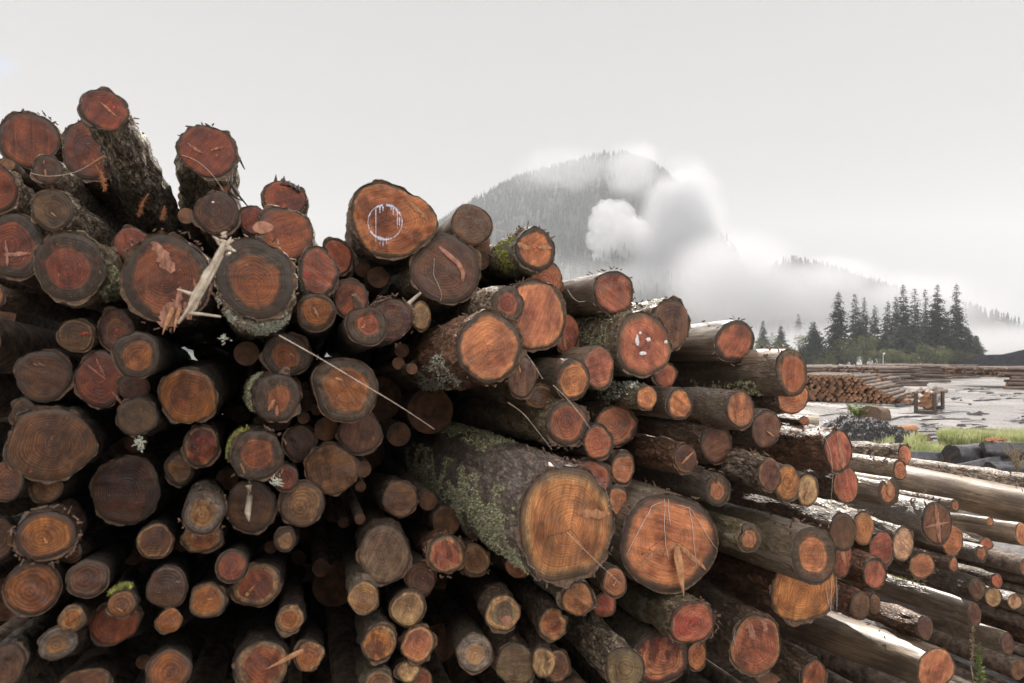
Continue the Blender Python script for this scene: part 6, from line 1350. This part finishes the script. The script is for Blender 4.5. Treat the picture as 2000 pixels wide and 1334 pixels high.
# ------------------------------------------------------------------ mist and steam (lumpy bodies of thin fog)
def puff(name, blobs, mat, label, res=3, amp=.22, fr=1.6, seed=0):
    """a body of overlapping lumps joined into one voxel-free hull: each lump is a displaced sphere"""
    mb = MB()
    for q, (c, r) in enumerate(blobs):
        bm = bmesh.new(); bmesh.ops.create_icosphere(bm, subdivisions=res, radius=1); bm.verts.index_update()
        vs = []
        for p in bm.verts:
            d = p.co.normalized(); s = 1 + amp * noise.fractal(d * fr + Vector((q * 3.1 + seed, 0, 0)), 1, 2.1, 5) + amp * .4 * abs(noise.noise(d * fr * 4 + Vector((q, seed, 0))))
            vs.append(c + Vector((d.x * r[0], d.y * r[1], d.z * r[2])) * s)
        mb.add(vs, [tuple(v.index for v in f.verts) for f in bm.faces]); bm.free()
    o = mb.build(name, mat); tag(o, label, name, kind='stuff'); return o
def noisy_volume(name, col, dens, scale, lo, hi, aniso=0.0):
    m = NT(name); co = m.n('ShaderNodeTexCoord').outputs['Object']
    n_ = m.noise(co, scale, 4.0, 0.6); d = m.ramp(n_, lo, hi, 0.0, dens)
    v = m.n('ShaderNodeVolumePrincipled'); v.inputs['Color'].default_value = col + (1,); v.inputs['Anisotropy'].default_value = aniso
    m.l(d, v.inputs['Density']); m.l(v.outputs[0], m.out.inputs['Volume']); return m.mat
def pb(u, v, r, Y, sy=1.0, ry=1.0): return (at(u, v, Y), (r / F * Y, r / F * Y * sy, r / F * Y * ry))
WHITE = (0.785, 0.79, 0.805)
puff('steam', [pb(1188, 428, 36, 1000), pb(1212, 418, 26, 990), pb(1172, 468, 27, 995), pb(1192, 480, 34, 1000), pb(1180, 515, 30, 1000), pb(1215, 520, 44, 1005), pb(1230, 460, 40, 1010), pb(1200, 560, 50, 1000), pb(1262, 500, 56, 1020)],
     volume_mat('steam', (.86, .865, .88), 0.034, 0.0), 'white billowing steam in front of the misty mountain', 4, .34, 3.0, 3)
rm = bpy.data.objects['steam'].modifiers.new('one hull', 'REMESH'); rm.mode = 'VOXEL'; rm.voxel_size = 2.2
def soft_mist(label, u, v, ru, rv, Y, depth, dens, scale, lo, hi, seed, white=WHITE):
    """a soft edged bank of fog: density fades to nothing at the hull"""
    m = NT('soft mist'); co = m.n('ShaderNodeTexCoord')
    g = m.vmath('MULTIPLY', m.vmath('SUBTRACT', co.outputs['Generated'], (.5, .5, .5)), (2, 2, 2))
    fall = m.ramp(m.vmath('LENGTH', g), 1.0, 0.25)
    n_ = m.noise(m.vmath('ADD', co.outputs['Object'], (seed * 37.0, 0, 0)), scale, 4.0, 0.6)
    d = m.math('MULTIPLY', m.ramp(m.math('ADD', n_, m.math('MULTIPLY', m.math('SUBTRACT', fall, .5), .25)), lo, hi), m.math('MULTIPLY', fall, dens))
    vo = m.n('ShaderNodeVolumePrincipled'); vo.inputs['Color'].default_value = white + (1,)
    m.l(d, vo.inputs['Density']); m.l(vo.outputs[0], m.out.inputs['Volume'])
    bm = bmesh.new(); bmesh.ops.create_icosphere(bm, subdivisions=3, radius=1); bm.verts.index_update()
    V = [Vector((p.co.x * ru / F * Y, p.co.y * depth, p.co.z * rv / F * Y)) for p in bm.verts]; Fc = [tuple(q.index for q in f.verts) for f in bm.faces]; bm.free()
    tag(link('mist', V, Fc, m.mat, None, at(u, v, Y)), label, kind='stuff')
soft_mist('torn cloud beside the mountain summit', 1335, 415, 95, 125, 930, 60, .070, .022, .26, .56, 12, (.80, .805, .82))
soft_mist('steam drifting away to the right of the plume', 1325, 475, 125, 100, 940, 60, .060, .012, .15, .5, 13, (.80, .805, .82))
soft_mist('steam settling below the plume', 1290, 580, 190, 90, 930, 60, .06, .012, .15, .5, 14, (.80, .805, .82))
soft_mist('thin cloud wisps trailing across the mountain top', 1090, 335, 150, 62, 900, 90, .013, .016, .45, .70, 1)
soft_mist('cloud clinging to the mountain summit', 1235, 335, 90, 75, 900, 80, .022, .018, .42, .66, 2)
soft_mist('pale mist at the foot of the mountain', 1080, 570, 300, 90, 640, 70, .007, .008, .25, .6, 3)
soft_mist('drifting mist hiding the left of the lower hill', 1430, 560, 170, 130, 480, 60, .042, .010, .26, .55, 4)
soft_mist('drifting mist over the middle of the lower hill', 1600, 590, 190, 100, 475, 60, .044, .012, .36, .6, 5)
soft_mist('drifting mist over the right of the lower hill', 1790, 610, 190, 100, 470, 60, .042, .010, .26, .55, 6)
soft_mist('thin mist on the crest of the lower hill', 1640, 530, 130, 60, 480, 50, .036, .016, .42, .64, 8)
soft_mist('low valley mist lying behind the far conifers', 1620, 690, 420, 70, 330, 50, .035, .008, .1, .5, 7)
soft_mist('low valley mist at the right behind the far conifers', 2000, 680, 300, 70, 330, 50, .035, .008, .1, .5, 9)


# ------------------------------------------------------------------ render settings
SC.view_settings.view_transform = 'Standard'; SC.view_settings.look = 'None'; SC.view_settings.exposure = 0.52; SC.view_settings.gamma = 1.0; SC.view_settings.use_curve_mapping = False
SC.render.engine = 'CYCLES'
cy = SC.cycles
cy.use_denoising = True
cy.max_bounces = 8; cy.diffuse_bounces = 4; cy.glossy_bounces = 3; cy.volume_bounces = 5; cy.transparent_max_bounces = 8
cy.volume_max_steps = 128; cy.volume_step_rate = 2.0
cy.sample_clamp_indirect = 6.0
